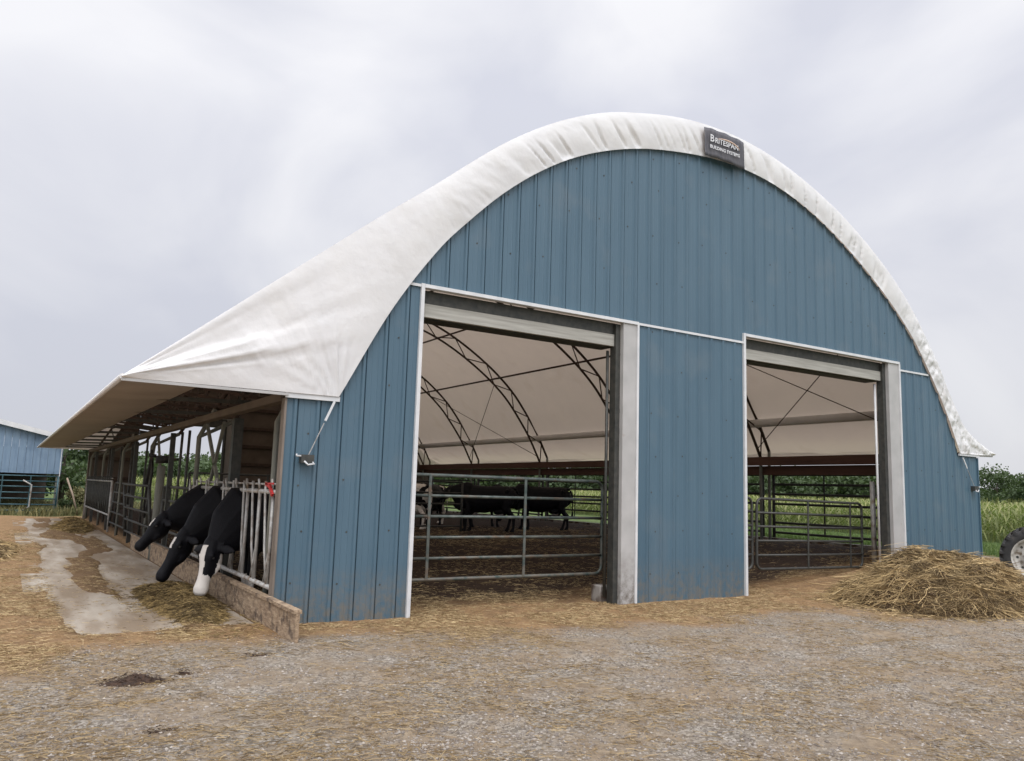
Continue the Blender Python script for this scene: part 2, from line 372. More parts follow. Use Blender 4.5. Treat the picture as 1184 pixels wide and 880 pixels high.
# ------------------------------------------------------------------ scatter helpers
def strands(name, P, L_, wd, material, parent=None, lift=.3, bend=.3, tone=None, nrm=None, az=None, seg=3):
    """thin curved stalks lying about the points P"""
    k = len(P); a = rng.random(k)*2*np.pi if az is None else az
    d = np.stack([np.cos(a), np.sin(a), (rng.random(k)-.35)*lift], 1)
    if nrm is not None:
        d -= nrm*(np.sum(d*nrm, 1)*.85)[:, None]
    d /= np.linalg.norm(d, axis=1)[:, None]
    sdv = np.cross(d, np.array([0, 0, 1.])); sdv /= (np.linalg.norm(sdv, axis=1)[:, None]+1e-9)
    bd = (rng.random(k)-.5)*bend; Ln = L_*(.5+rng.random(k))
    roll = rng.random(k)*np.pi
    wv = sdv*np.cos(roll)[:, None]+np.cross(sdv, d)*np.sin(roll)[:, None]
    Vs = []
    for i in range(seg+1):
        t = i/seg-.5
        c = P+d*(t*Ln)[:, None]+sdv*(bd*Ln*(4*t*t))[:, None]
        c[:, 2] += (-.15*bend*Ln*(4*t*t))*rng.random(k)
        hw = (wd*(.6+.8*rng.random(k))/2)[:, None]
        Vs += [c-wv*hw, c+wv*hw]
    Vv = np.stack(Vs, 1).reshape(-1, 3); m = 2*(seg+1)
    b = (np.arange(k)*m)[:, None]
    F = np.concatenate([b+np.array([[2*i, 2*i+1, 2*i+3, 2*i+2]]) for i in range(seg)], 0)
    tn = rng.random(k) if tone is None else tone
    return meshobj(name, Vv, F, material, parent, False, {'tone': np.repeat(tn, m)})

def in_frame(x, y, z, mg=40):
    d = np.stack([x, y, z], 1)-CAMP; D = d@fw
    px = 592+924*(d@r2)/D; py = 440-924*(d@u2)/D
    return (D > .3) & (px > -mg) & (px < 1184+mg) & (py < 880+mg) & (py > 0)

# gravel
k = 260000
D = 4.6+rng.random(k)**1.6*13; A = yaw+(rng.random(k)-.5)*1.5
gx = CAMP[0]+D*np.sin(A); gy = CAMP[1]+D*np.cos(A)
s_, m_, g_ = zones(gx, gy)
ok = (gy < 2) & (rng.random(k) > s_*1.02) & (m_ < .2) & (g_ < .3) & in_frame(gx, gy, GZ(gx, gy), 150)
ok &= (fbm(gx+3, gy, .8, 4)+rng.random(k)*.35 > .56)
gx, gy = gx[ok][:42000], gy[ok][:42000]; k = len(gx); gzv = GZ(gx, gy)
oc = np.array([[1, 0, 0], [0, 1, 0], [-1, 0, 0], [0, -1, 0], [0, 0, 1], [0, 0, -1.]])
sz = (.006+.014*rng.random(k)**3)
Vv = oc[None]*(sz[:, None, None]*(.6+.8*rng.random((k, 6, 1))))*np.array([1, 1, .6])
an = rng.random(k)*6.28; ca, sa = np.cos(an)[:, None], np.sin(an)[:, None]
xx = Vv[:, :, 0]*ca-Vv[:, :, 1]*sa; yy = Vv[:, :, 0]*sa+Vv[:, :, 1]*ca
Vv = np.stack([xx+gx[:, None], yy+gy[:, None], Vv[:, :, 2]+gzv[:, None]+.002], 2).reshape(-1, 3)
of = np.array([[0, 1, 4], [1, 2, 4], [2, 3, 4], [3, 0, 4], [1, 0, 5], [2, 1, 5], [3, 2, 5], [0, 3, 5]])
F = ((np.arange(k)*6)[:, None, None]+of[None]).reshape(-1, 3)
gv = meshobj('gravel', Vv, F, M['stone'], None, False, {'tone': np.repeat(rng.random(k)**1.5*.80, 6)})
tag(gv, 'loose grey gravel stones strewn over the yard in the foreground', 'gravel', kind='stuff')

# straw litter
k = 420000
D = 4.8+rng.random(k)**1.3*26; A = yaw+(rng.random(k)-.5)*1.5
gx = CAMP[0]+D*np.sin(A); gy = CAMP[1]+D*np.cos(A)
s_, m_, g_ = zones(gx, gy); a_p = apron(gx, gy)
pr = (.30+.9*s_)*(1-g_)*(1-.62*a_p)*np.clip(sm((fbm(gx+1, gy+5, .7, 4)-.36)/.2), .12, 1)
pr *= np.where((gx > .1) & (gy > 1.8), .35, 1)
ok = (rng.random(k) < pr) & in_frame(gx, gy, GZ(gx, gy), 80) & ~((gx > -.2) & (gx < .1) & (gy > -1.5)) & (gx < 17) & ((gx > -9))
ok &= ~((np.abs(gy) < .12) & (((gx > 0) & (gx < 1.87)) | ((gx > 5.6) & (gx < 8.6)) | (gx > 13.1)))
ok &= ~((gx > 0) & (gy > 15))
gx, gy = gx[ok][:130000], gy[ok][:130000]; k = len(gx)
P = np.stack([gx, gy, GZ(gx, gy)+.008+.01*rng.random(k)], 1)
so = strands('straw_litter', P, .06+.10*rng.random(k)**3, .0042, M['straw'], lift=.25, bend=.5, tone=np.clip(rng.random(k)**1.1*(.55+.55*s_[ok][:130000]), 0, 1), seg=2)
tag(so, 'golden straw litter scattered over the yard and doorways', 'straw', kind='stuff')

def mound(name, cx, cy, a, b, h, rot, core, stalk, ns, Ln, wd, label, cat, lump=.25, group=None, seed=0, power=1.0, ex=1.7, spread=1.1):
    root = empty(name, (0, 0, 0), 0, label, cat, group); root.location = (cx, cy, 0)
    nr, na = 34, 84; V = []; 
    c, s = math.cos(rot), math.sin(rot)
    def hgt(u, v):
        rad = np.sqrt((u/a)**2+(v/b)**2)
        ang = np.arctan2(v, u); e = .18*(fbm(np.cos(ang)*2+seed, np.sin(ang)*2+seed, 1, 3)-.5)*2
        f = np.clip(1-(rad*(1+e))**ex, 0, 1)**power
        r1 = 1-np.abs(2*fbm(u+seed*3, v*1.3+seed, .30*min(a, b), 3)-1)
        return h*f*(1+lump*1.6*(fbm(u*1.0+seed*5+9, v+seed*3, .55*min(a, b), 4)-.5)+lump*.45*(r1-.7))
    for i in range(nr+1):
        for j in range(na):
            rr_ = i/nr*1.12; t = 2*math.pi*j/na
            u, v = a*rr_*math.cos(t), b*rr_*math.sin(t)
            wx, wy = u*c-v*s, u*s+v*c
            z = gz(cx+wx, cy+wy)-.02+float(hgt(u, v)) if rr_ < 1.05 else gz(cx+wx, cy+wy)-.03
            V.append((wx, wy, z))
    F = []
    for i in range(nr):
        for j in range(na):
            j2 = (j+1) % na; F.append((i*na+j, (i+1)*na+j, (i+1)*na+j2, i*na+j2))
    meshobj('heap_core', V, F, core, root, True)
    r_ = np.sqrt(rng.random(ns))*1.1; r_ = np.where(rng.random(ns) < .3, r_*spread, r_); t = rng.random(ns)*2*np.pi
    u, v = a*r_*np.cos(t), b*r_*np.sin(t); wx, wy = u*c-v*s, u*s+v*c
    z = GZ(cx+wx, cy+wy)+hgt(u, v)
    e = .04
    hx = (hgt(u+e, v)-hgt(u-e, v))/(2*e); hy = (hgt(u, v+e)-hgt(u, v-e))/(2*e)
    nn = np.stack([-(hx*c-hy*s), -(hx*s+hy*c), np.ones(ns)], 1); nn /= np.linalg.norm(nn, axis=1)[:, None]
    P = np.stack([wx, wy, z-.01+.035*rng.random(ns)**2], 1)
    cl = fbm(wx*1.0+seed, wy+z*2, .18, 3)
    tone = np.clip(rng.random(ns)**1.7*1.0+1.6*(cl-.5)+.06, 0, 1)
    o = strands('loose_stalks', P, Ln*(.75+1.1*rng.random(ns)**4), wd, stalk, root, lift=1.2, bend=2.4, tone=tone, nrm=nn, seg=4)
    o['kind'] = 'stuff'
    return root
mound('hay_pile', 11.1, -2.25, 1.66, 1.36, .60, -.5, M['haycore'], M['hay'], 17000, .27, .008,
      'long loose pile of tangled hay heaped outside the right doorway', 'hay pile', lump=1.05, seed=2, power=.62, ex=2.6, spread=1.2)
mound('feed_heap', -.66, 2.6, 2.1, .50, .19, R(90), M['feedcore'], M['feed'], 15000, .10, .006,
      'green brown silage heap under the feeding cows by the kerb', 'feed', seed=4, lump=.9, spread=1.5)
mound('feed_heap', -.85, 21.5, 2.6, .55, .34, R(90), M['feedcore'], M['feed'], 3500, .22, .014,
      'far brown feed heap beside the distant headlock panel', 'feed', seed=6, lump=.6)
mound('straw_heap', -3.35, 12.5, 3.2, .75, .16, R(90), M['haycore'], M['hay'], 5000, .2, .010,
      'low strewn straw bank along the left edge of the concrete strip', 'straw', seed=8, lump=.6)
mound('manure_pat', -1.86, -2.42, .34, .14, .065, R(-10), M['manure'], M['manure'], 260, .04, .004,
      'dark brown manure clump lying on the gravel, the widest one', 'manure', seed=9, lump=.9)
mound('manure_pat', -1.42, -2.25, .10, .06, .035, R(-10), M['manure'], M['manure'], 60, .03, .004,
      'small dark crumb of manure right of the widest clump', 'manure', seed=10, lump=.9)
mound('manure_pat', -.62, -1.72, .16, .06, .03, R(-10), M['manure'], M['manure'], 80, .03, .004,
      'thin brown manure smear on the gravel left of the kerb end', 'manure', seed=11, lump=.9)
mound('manure_pat', -1.93, -4.0, .12, .05, .025, R(0), M['manure'], M['manure'], 80, .03, .004,
      'dark manure crumb at the very bottom edge of the yard', 'manure', seed=12, lump=.9)

# ------------------------------------------------------------------ the fabric barn
LEN = 29.0
inn = [(.68, 2.95), (1.02, 3.57), (1.37, 4.24), (1.68, 4.73), (2.04, 5.22), (2.56, 5.80), (3.15, 6.37), (3.79, 6.87), (4.48, 7.29), (5.21, 7.61),
       (5.99, 7.85), (6.82, 8.01), (7.71, 8.11), (8.66, 8.11), (9.67, 7.96), (10.74, 7.62), (11.87, 7.07), (13.05, 6.32), (14.0, 5.53),
       (14.7, 4.71), (15.27, 3.91), (15.81, 2.95)]
outr = [(-1.97, 2.97), (-1.43, 3.42), (-.86, 3.90), (-.24, 4.42), (.43, 4.98), (1.16, 5.59), (1.95, 6.22), (2.52, 6.70), (3.12, 7.18), (3.77, 7.62), (4.46, 8.0),
        (5.2, 8.31), (5.88, 8.50), (6.82, 8.69), (7.72, 8.76), (8.67, 8.72), (9.68, 8.54), (10.76, 8.21), (11.9, 7.71), (13.08, 7.0), (14.03, 6.22),
        (14.98, 5.1), (15.63, 4.15), (16.2, 3.5), (17.27, 3.02)]
def cr_spline(pts, m=10):
    P = np.array(pts); P = np.vstack([2*P[0]-P[1], P, 2*P[-1]-P[-2]]); o = []
    for i in range(1, len(P)-2):
        for t in np.arange(m)/m:
            o.append(.5*((2*P[i])+(-P[i-1]+P[i+1])*t+(2*P[i-1]-5*P[i]+4*P[i+1]-P[i+2])*t*t+(-P[i-1]+3*P[i]-3*P[i+1]+P[i+2])*t**3))
    o.append(P[-2]); return np.array(o)
IN = cr_spline(inn); OUT = cr_spline(outr)
def arclen(P): return np.concatenate([[0], np.cumsum(np.linalg.norm(np.diff(P, axis=0), axis=1))])
def arch_z(x): return float(np.interp(x, IN[:, 0], IN[:, 1]))
def out_z(x): return float(np.interp(x, OUT[:, 0], OUT[:, 1]))

BARN = empty('fabric_barn', (0, 0, 0), 0, 'blue steel cattle barn with arched white fabric roof and two open doorways', 'barn')

DOORS = [(1.87, 5.96, 4.69), (8.61, 13.56, 4.84)]      # the right jamb boards fill the last 0.3 / 0.75 m
W = 16.63
def gable(yf, sgn, nm):
    """ribbed steel wall in the plane y=yf, outside face towards sgn*-y"""
    xs_ = set([0, .68, 15.81, W])
    for d in DOORS: xs_ |= {d[0], d[1]}
    pitch = .305; x = .12; prof = []
    base = []
    while x < W-.05:
        for dx, dy in ((-.034, 0), (-.016, .026), (.016, .026), (.034, 0), (.036, -.022), (.044, -.022), (.046, 0)): base.append((x+dx, dy))
        base.append((x+.10, 0)); base.append((x+.107, .004)); base.append((x+.118, .004)); base.append((x+.125, 0))
        base.append((x+.19, 0)); base.append((x+.197, .004)); base.append((x+.208, .004)); base.append((x+.215, 0))
        x += pitch
    bx_ = np.array(base)
    allx = sorted(xs_ | {round(b[0], 4) for b in base if 0 < b[0] < W})
    for (a, b) in ((0, W),):
        pass
    V = []; F = []
    def top(x):
        if x <= .68 or x >= 15.81: return 2.93
        return arch_z(x)+.06
    def off(x): return float(np.interp(x, bx_[:, 0], bx_[:, 1]))
    for i in range(len(allx)-1):
        a, b = allx[i], allx[i+1]; mid = (a+b)/2
        spans = [(-.35, None)]
        for d in DOORS:
            if d[0]-1e-6 <= mid <= d[1]+1e-6: spans = [(d[2], None)]
        for z0, _ in spans:
            ya, yb = yf-sgn*off(a), yf-sgn*off(b)
            k = len(V)
            # split at the 4.69 lap line
            ta, tb = top(a+1e-5), top(b-1e-5)
            zz = [z0]+([4.69] if (z0 < 4.6 and min(ta, tb) > 4.75) else [])
            for z in zz: V += [(a, ya, z), (b, yb, z)]
            V += [(a, ya, ta), (b, yb, tb)]
            for q in range(len(zz)):
                f = (k+2*q, k+2*q+1, k+2*q+3, k+2*q+2)
                F.append(f if sgn > 0 else f[::-1])
    o = meshobj(nm, V, F, M['blue'], BARN)
    # inner plywood lining
    V2 = []; F2 = []
    for i in range(len(allx)-1):
        a, b = allx[i], allx[i+1]; mid = (a+b)/2; z0 = -.35
        for d in DOORS:
            if d[0]-1e-6 <= mid <= d[1]+1e-6: z0 = d[2]+.004
        k = len(V2); yi = yf+sgn*.10
        V2 += [(a, yi, z0), (b, yi, z0), (b, yi, top(b-1e-5)), (a, yi, top(a+1e-5))]; F2.append((k, k+3, k+2, k+1) if sgn > 0 else (k, k+1, k+2, k+3))
    meshobj('wall_lining', V2, F2, M['innerwall'], BARN)
    # screws at the girts
    s = MB()
    for zi, z in enumerate((.5, 1.15, 1.8, 2.45, 3.2, 3.9, 4.62, 5.5, 6.35, 7.2, 7.8)):
        x = .12+.305*.32+(.1 if zi % 2 else 0)
        while x < W:
            if z < top(x)-.1 and not any(d[0] < x < d[1] and z < d[2] for d in DOORS) and random.random() < .78:
                xx_, zz_ = x+random.uniform(-.02, .02), z+random.uniform(-.05, .05)
                y0 = yf-sgn*(off(xx_)+.003); r = .014
                v = [(xx_+r*math.cos(a), y0-sgn*.002, zz_+r*math.sin(a)) for a in np.arange(6)*math.pi/3]
                v2 = [(p_[0], y0+sgn*.004, p_[2]) for p_ in v]
                s.add(v+v2, [tuple(range(6)) if sgn > 0 else tuple(range(6))[::-1]]+[(j, 6+j, 6+(j+1) % 6, (j+1) % 6) for j in range(6)])
            x += .61
    k0 = len(V); me = bpy.data.meshes.new(nm); me.from_pydata(V+s.V, [], F+[tuple(k0+i for i in f) for f in s.F])
    me.materials.append(M['blue']); me.materials.append(M['darksteel'])
    me.polygons.foreach_set('material_index', [0]*len(F)+[1]*len(s.F)); me.update(); o.data = me
    # trim
    t = MB(); y0, y1 = sorted((yf-sgn*.034, yf-sgn*.022))
    t.box(1.66, 8.61, y0, y1, 4.665, 4.705); t.build('lap_trim', M['trim'], BARN)
    t = MB(); t.box(13.56, 14.70, y0, y1, 4.665, 4.705); t.build('lap_trim', M['trim'], BARN)
    t = MB(); y2, y3 = sorted((yf-sgn*.060, yf-sgn*.024))
    t.box(-.03, .70, y2, y3, 2.885, 2.95); t.build('eave_trim', M['trim'], BARN)
    t = MB(); t.box(15.80, W+.03, y2, y3, 2.90, 2.95); t.build('eave_trim', M['trim'], BARN)
    y2, y3 = sorted((yf-sgn*.03, yf+sgn*.12))
    t = MB(); t.box(-.028, .0, y2, y3, -.3, 2.88); t.build('corner_board', M['wood'], BARN)
    t = MB(); t.box(W, W+.028, y2, y3, -.3, 2.88); t.build('corner_board', M['blue'], BARN)
    for di, (a, b, h) in enumerate(DOORS):
        jw = .32 if di == 0 else .40
        bq, ih = b, h
        fr = empty('doorway_frame'); fr.parent = BARN
        y2, y3 = sorted((yf-sgn*.045, yf+sgn*.16))
        t = MB(); t.box(a-.035, a+.02, *sorted((yf-sgn*.045, yf+sgn*.08)), -.3, ih+.028); t.build('left_trim', M['trim'], fr)
        t = MB(); t.box(a+.02, bq, *sorted((yf-sgn*.055, yf+sgn*.06)), ih-.03, ih+.022); t.build('header_trim', M['trim'], fr)
        t = MB(); t.box(bq-jw, bq-.03, *sorted((yf-sgn*.030, yf+sgn*.05)), -.3, ih-.032); t.build('jamb_board', M['jamb'], fr)
        t = MB(); t.box(bq-.03, bq+.012, *sorted((yf-sgn*.055, yf+sgn*.03)), -.3, ih-.03); t.build('jamb_edge', M['trim'], fr)
        t = MB(); t.box(bq-jw-.10, bq-jw-.002, *sorted((yf+sgn*.05, yf+sgn*.20)), -.3, ih-.05); t.build('inner_post', M['darksteel'], fr)
        t = MB(); t.tube([(bq-jw-.14, yf+sgn*.22, gz(b, 0)+.1), (bq-jw-.14, yf+sgn*.22, ih-.5)], .026, 8); t.build('door_track', M['darksteel' if di == 0 else 'trim'], fr)
        # rolled overhead door: bottom section seen on edge
        t = MB(); t.box(a+.02, bq-jw-.06, *sorted((yf+sgn*.12, yf+sgn*.30)), ih-.22, ih-.03); t.build('door_hood', M['darksteel'], fr)
        t = MB(); t.box(a+.02, bq-jw-.05, *sorted((yf+sgn*.10, yf+sgn*.16)), ih-.43, ih-.23)
        t.build('door_leaf', M['plank'], fr)
        t = MB(); t.box(a+.03, bq-jw-.06, *sorted((yf+sgn*.2, yf+sgn*.5)), ih-.44, ih-.24); t.build('door_roll', M['darksteel'], fr)
    # girts and posts inside
    g = MB(); yi = yf+sgn*.17
    for z in (.9, 1.75, 2.6, 3.45, 4.3, 5.2, 6.1, 7.0):
        xa = .05 if z < 2.9 else float(np.interp(z, IN[:110, 1], IN[:110, 0]))+.1
        xb = W-.05 if z < 2.9 else float(np.interp(-z, -IN[130:, 1], IN[130:, 0]))-.1
        segs = [(xa, xb)]
        if z < 4.8:
            segs = [(xa, 1.82), (6.0, 8.56), (13.6, xb)]
        for a, b in segs:
            if b > a: g.box(a, b, *sorted((yi-sgn*.06, yi+sgn*.06)), z-.07, z+.07)
    g.build('girts', M['truss'], BARN)
    for x in (1.76, 6.1, 8.48, 13.7):
        t = MB(); t.box(x-.07, x+.07, *sorted((yf+sgn*.24, yf+sgn*.42)), -.3, arch_z(x)-.05); t.build('wind_post', M['darksteel'], BARN)
    return o
gable(0, 1, 'gable_wall')
gable(LEN, -1, 'gable_wall')

# skirt pairs (inner edge, outer edge)
pairs = [((-1.97, 2.95), (-1.97, 2.97)), ((-1.1, 2.95), (-1.43, 3.42)), ((-.2, 2.95), (-.86, 3.90)), ((.35, 2.95), (-.24, 4.42)), ((.68, 2.95), (.43, 4.98)), ((1.37, 4.24), (1.16, 5.59)), ((2.04, 5.22), (1.80, 6.10)),
         ((2.56, 5.80), (2.2, 6.43)), ((3.15, 6.37), (2.75, 6.9)), ((3.79, 6.87), (3.42, 7.39)), ((4.48, 7.29), (4.2, 7.86)), ((5.21, 7.61), (4.97, 8.22)),
         ((5.99, 7.85), (5.82, 8.48)), ((6.82, 8.01), (6.72, 8.67)), ((7.71, 8.11), (7.7, 8.75)), ((8.66, 8.11), (8.7, 8.71)), ((9.67, 7.96), (9.8, 8.5)),
         ((10.74, 7.62), (11.0, 8.1)), ((11.87, 7.07), (12.2, 7.52)), ((13.05, 6.32), (13.4, 6.73)), ((14.0, 5.53), (14.45, 5.8)), ((14.7, 4.71), (15.15, 4.9)),
         ((15.27, 3.91), (15.7, 4.06)), ((15.81, 2.95), (16.2, 3.5)), ((16.6, 2.95), (16.75, 3.24)), ((17.27, 2.97), (17.27, 3.02))]
def lin(P, m):
    P = np.array(P, float); o = []
    for i in range(len(P)-1):
        for t in np.arange(m)/m: o.append(P[i]*(1-t)+P[i+1]*t)
    o.append(P[-1]); return np.array(o)
def on_out(P):
    # snap to the outer profile
    o = P.copy()
    for i, q in enumerate(P):
        d = np.linalg.norm(OUT-q, axis=1); j = d.argmin(); o[i] = OUT[j]
    return o
mseg = 40
IE = np.vstack([lin([p_[0] for p_ in pairs[:5]], mseg)[:-1], cr_spline([p_[0] for p_ in pairs[4:24]], mseg)[:-1], lin([p_[0] for p_ in pairs[23:]], mseg)])
OE_ = cr_spline([p_[1] for p_ in pairs], mseg)
# project outer edge on the dense outer spline by arc length of nearest points (keeps it monotone)
OD = cr_spline(outr, 60); OE = np.array([OD[np.linalg.norm(OD-q, axis=1).argmin()] for q in OE_])
OE = OE+0
def skirt(yf, sgn, name):
    ns = 22; nt_ = len(IE); V = []; F = []
    al = arclen(OE)
    for i in range(nt_):
        for j in range(ns+1):
            s = j/ns; q = IE[i]*(1-s)+OE[i]*s
            u = al[i]; uu_ = u+s*.30
            rg_ = 1-abs(2*float(fbm(uu_+3, s*.10, .22, 2))-1)
            rg_ = max(0, rg_-.72)/.28
            env = math.sin(math.pi*min(1, max(0, s*1.0)))**.6
            pe = float(sm(s/.12)*sm((.92-s)/.6))
            patch = float(sm((float(fbm(u+20, 1.7, 1.9, 2))-.30)/.25))
            d = -.050*rg_**1.3*pe*(.35+.8*patch)*float(sm((q[0]-2.0)/1.5))
            d += .018*env*(float(fbm(u+s*.4, s*.35, .30, 4))-.5)*2
            if q[0] < 4.0:   # long stretch wrinkles fanning from the left tip
                dx, dz = q[0]+1.97, q[1]-2.97; rad = math.hypot(dx, dz); ang = math.atan2(dz, dx)
                wv = (float(fbm(ang*9.0+5, rad*.10, .62, 2))-.5)*2
                k_ = float(sm(rad/.4)*sm((3.9-rad)/3.0)*sm((ang-.08)/.2))
                d += .11*wv*k_*env*min(1, .35+rad*.5)
                dx, dz = q[0]-.68, q[1]-2.95; rad = math.hypot(dx, dz); ang = math.atan2(dz, -dx)
                d += .045*(float(fbm(ang*7+40, rad*.2, .5, 2))-.5)*2*float(sm(rad/.15)*sm((1.1-rad)/1.0))*env
            if q[0] > 14.2:
                d += .07*(float(fbm(q[0]*2.2+q[1]*1.2, q[1]*1.5-q[0], .5, 4))-.5)*2*env
            belly = .03*math.sin(math.pi*s)
            edge = .02*(s**6)
            y = yf-sgn*(.075+belly+d-edge)
            y = min(y, yf-.055) if sgn > 0 else max(y, yf+.055)
            if j == ns: y = yf+sgn*.0-sgn*.055
            V.append((q[0], y, q[1]))
    for i in range(nt_-1):
        for j in range(ns):
            a = i*(ns+1)+j; f = (a, a+ns+1, a+ns+2, a+1)
            F.append(f if sgn > 0 else f[::-1])
    return meshobj(name, V, F, M['fabric'], BARN, True)
skirt(0, 1, 'fabric_end_skirt'); skirt(LEN, -1, 'fabric_end_skirt')
# roof sheet
yy_ = np.concatenate([[-.055, -.03, .1], np.arange(.5, LEN-.3, .55), [LEN-.1, LEN+.03, LEN+.055]])
RO = OE; V = []; F = []
al = arclen(RO)
for i, q in enumerate(RO):
    t = RO[min(i+1, len(RO)-1)]-RO[max(i-1, 0)]; t = t/np.linalg.norm(t); nn = np.array([-t[1], t[0]])
    for y in yy_:
        ph = abs(((y/5.8) % 1)-.5)*2
        sag = -.07*(1-ph**3) if 1 < y < LEN-1 else 0
        sag += .03*float(fbm(al[i]+3, y*.6, 1.1, 3)-.5)*(1 if .3 < y < LEN-.3 else 0)
        sag *= min(1, min(i, len(RO)-1-i)/12)
        V.append((q[0]+nn[0]*sag, y, q[1]+nn[1]*sag))
m_ = len(yy_)
for i in range(len(RO)-1):
    for j in range(m_-1): F.append((i*m_+j, (i+1)*m_+j, (i+1)*m_+j+1, i*m_+j+1))
meshobj('fabric_roof', V, F, M['fabric'], BARN, True)
# soffit under the lean-to eave
V = []; F = []; sx = np.linspace(-1.965, -.98, 8); sy = np.linspace(-.04, LEN, 60)
for a in sx:
    for b in sy: V.append((a, b, 2.955+.05*(a+1.97)-.02*math.sin(math.pi*(a+1.97))*(.5+float(fbm(a*2, b, 1.5, 2)))))
for i in range(7):
    for j in range(59): F.append((i*60+j, (i+1)*60+j, (i+1)*60+j+1, i*60+j+1))
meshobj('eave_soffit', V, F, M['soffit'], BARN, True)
t = MB(); t.tube([(-1.96, -.05, 2.965), (-1.96, LEN+.05, 2.965)], .035, 8); t.build('eave_tube', M['fabric'], BARN)
t = MB(); t.tube([(17.24, -.05, 3.0), (17.24, LEN+.05, 3.0)], .03, 8); t.build('eave_tube', M['fabric'], BARN)
t = MB(); t.bar((-1.97, -.06, 2.93), (0, -.06, 2.925), .03, .035); t.build('skirt_hem', M['jamb'], BARN)
t = MB(); t.bar((16.6, -.02, 2.93), (17.3, -.02, 2.95), .05, .035); t.build('skirt_hem', M['jamb'], BARN)

# trusses
TR = [.55, 5.8, 11.6, 17.4, 23.2, 28.45]
ic = IN[::2]; tt = np.gradient(ic, axis=0); tt /= np.linalg.norm(tt, axis=1)[:, None]
oc_ = ic+np.stack([-tt[:, 1], tt[:, 0]], 1)*.42
def truss(y):
    e = empty('roof_truss'); e.parent = BARN
    t = MB(); t.tube([(q[0], y, q[1]) for q in ic], .042, 8); t.build('inner_chord', M['truss'], e)
    t = MB(); t.tube([(q[0], y, q[1]) for q in oc_], .044, 8); t.build('outer_chord', M['truss'], e)
    t = MB(); k = 0
    for i in range(0, len(ic)-3, 3):
        a, b = (ic, oc_) if k % 2 else (oc_, ic)
        t.tube([(a[i][0], y, a[i][1]), (b[i+3][0], y, b[i+3][1])], .021, 6)
        k += 1
    t.build('web_bars', M['truss'], e)
    # legs down each side
    for sx_, nm in ((1, 'left'), (-1, 'right')):
        for q in (ic[0] if sx_ > 0 else ic[-1], oc_[0] if sx_ > 0 else oc_[-1]):
            t = MB(); x = q[0] if sx_ < 0 else (q[0]-.25 if q is ic[0] else .06)
            t.tube([(x, y, -.1), (x, y, 2.6), (q[0], y, q[1])], .045, 8); t.build('leg', M['greywood'], e)
for y in TR: truss(y)
# purlins
def arc_pt(P, f):
    a = arclen(P); s = f*a[-1]; return np.array([np.interp(s, a, P[:, 0]), np.interp(s, a, P[:, 1])])
for f in (.10, .215, .36, .5, .64, .785):
    q = arc_pt(ic, f); t = MB(); t.tube([(q[0], .3, q[1]), (q[0], LEN-.3, q[1])], .036, 8); t.build('purlin', M['truss'], BARN)
q = arc_pt(oc_, .955); t = MB(); t.tube([(q[0]-.1, .3, q[1]), (q[0]-.1, LEN-.3, q[1])], .12, 10); t.build('fabric_roller', M['fabric'], BARN)
# bracing cables
def cable(pts): t = MB(); t.tube(pts, .013, 5); t.build('brace_cable', M['truss'], BARN)
hi, lo = arc_pt(ic, .80), arc_pt(ic, .985)
for a, b in ((.55, 5.8), (17.4, 23.2)):
    cable([(hi[0], a, hi[1]), (lo[0], b, lo[1])]); cable([(lo[0], a, lo[1]), (hi[0], b, hi[1])])
# side plates
t = MB(); t.box(15.72, 15.86, .2, LEN-.2, 2.72, 2.97); t.build('top_plate', M['brownbeam'], BARN)
t = MB(); t.box(15.93, 16.05, .2, LEN-.2, 2.45, 2.715); t.build('top_plate', M['brownbeam'], BARN)
t = MB(); t.box(16.22, 16.36, .2, LEN-.2, 2.76, 3.0); t.build('top_plate', M['brownbeam'], BARN)
t = MB(); t.box(-.05, .10, .12, LEN-.12, 2.85, 2.96); t.build('side_plate', M['innerwall'], BARN)
t = MB(); t.box(.40, .50, .5, LEN-.5, 3.02, 3.14); t.build('inner_plate', M['wood'], BARN)
t = MB(); t.box(16.38, 16.56, .12, LEN-.12, -.3, .62); t.build('side_kerb_wall', M['concwall'], BARN)
# outriggers carrying the lean-to eave
for y in (2.9, 5.8, 8.7, 11.6, 14.5, 17.4, 20.3, 23.2, 26.1, 28.6):
    t = MB(); t.bar((.4, y, 3.07), (-1.93, y, 2.99), .05, .06)
    if y in (5.8, 11.6, 17.4, 23.2): t.bar((-1.0, y, 3.0), (.3, y, 4.7), .05, .05)
    t.build('outrigger', M['darksteel'], BARN)
for x in (-.95,):
    t = MB(); t.bar((x, .3, 3.08), (x, LEN-.3, 3.08), .05, .05); t.build('eave_purlin', M['darksteel'], BARN)
# intermediate posts on the open left side, some leaning braces
for (y, x, w_) in ((3.05, .12, .15), (8.6, .05, .10), (14.4, .05, .1), (20.3, .05, .1), (26, .05, .1)):
    t = MB(); t.box(x-w_/2, x+w_/2, y-w_/2, y+w_/2, -.1, 2.80); t.build('side_post', M['darksteel'], BARN)
for (ya, za, yb, zb) in ((4.3, 1.7, 5.6, 2.8), (5.0, 1.75, 4.2, 2.8), (10.2, 1.4, 11.4, 2.8), (12.8, 1.2, 11.8, 2.8)):
    t = MB(); t.bar((.16, ya, za), (.16, yb, zb), .05, .07); t.build('side_brace', M['greywood'], BARN)
for i in range(13):
    y = 1.2+i*1.1; t = MB(); t.bar((.5, y, 3.2), (.62+.03*(i % 3), y+.5, 4.2), .03, .12); t.bar((.42, y+.3, 3.1), (-.7, y+.35, 3.22), .035, .05); t.build('ceiling_batten', M['truss'], BARN)
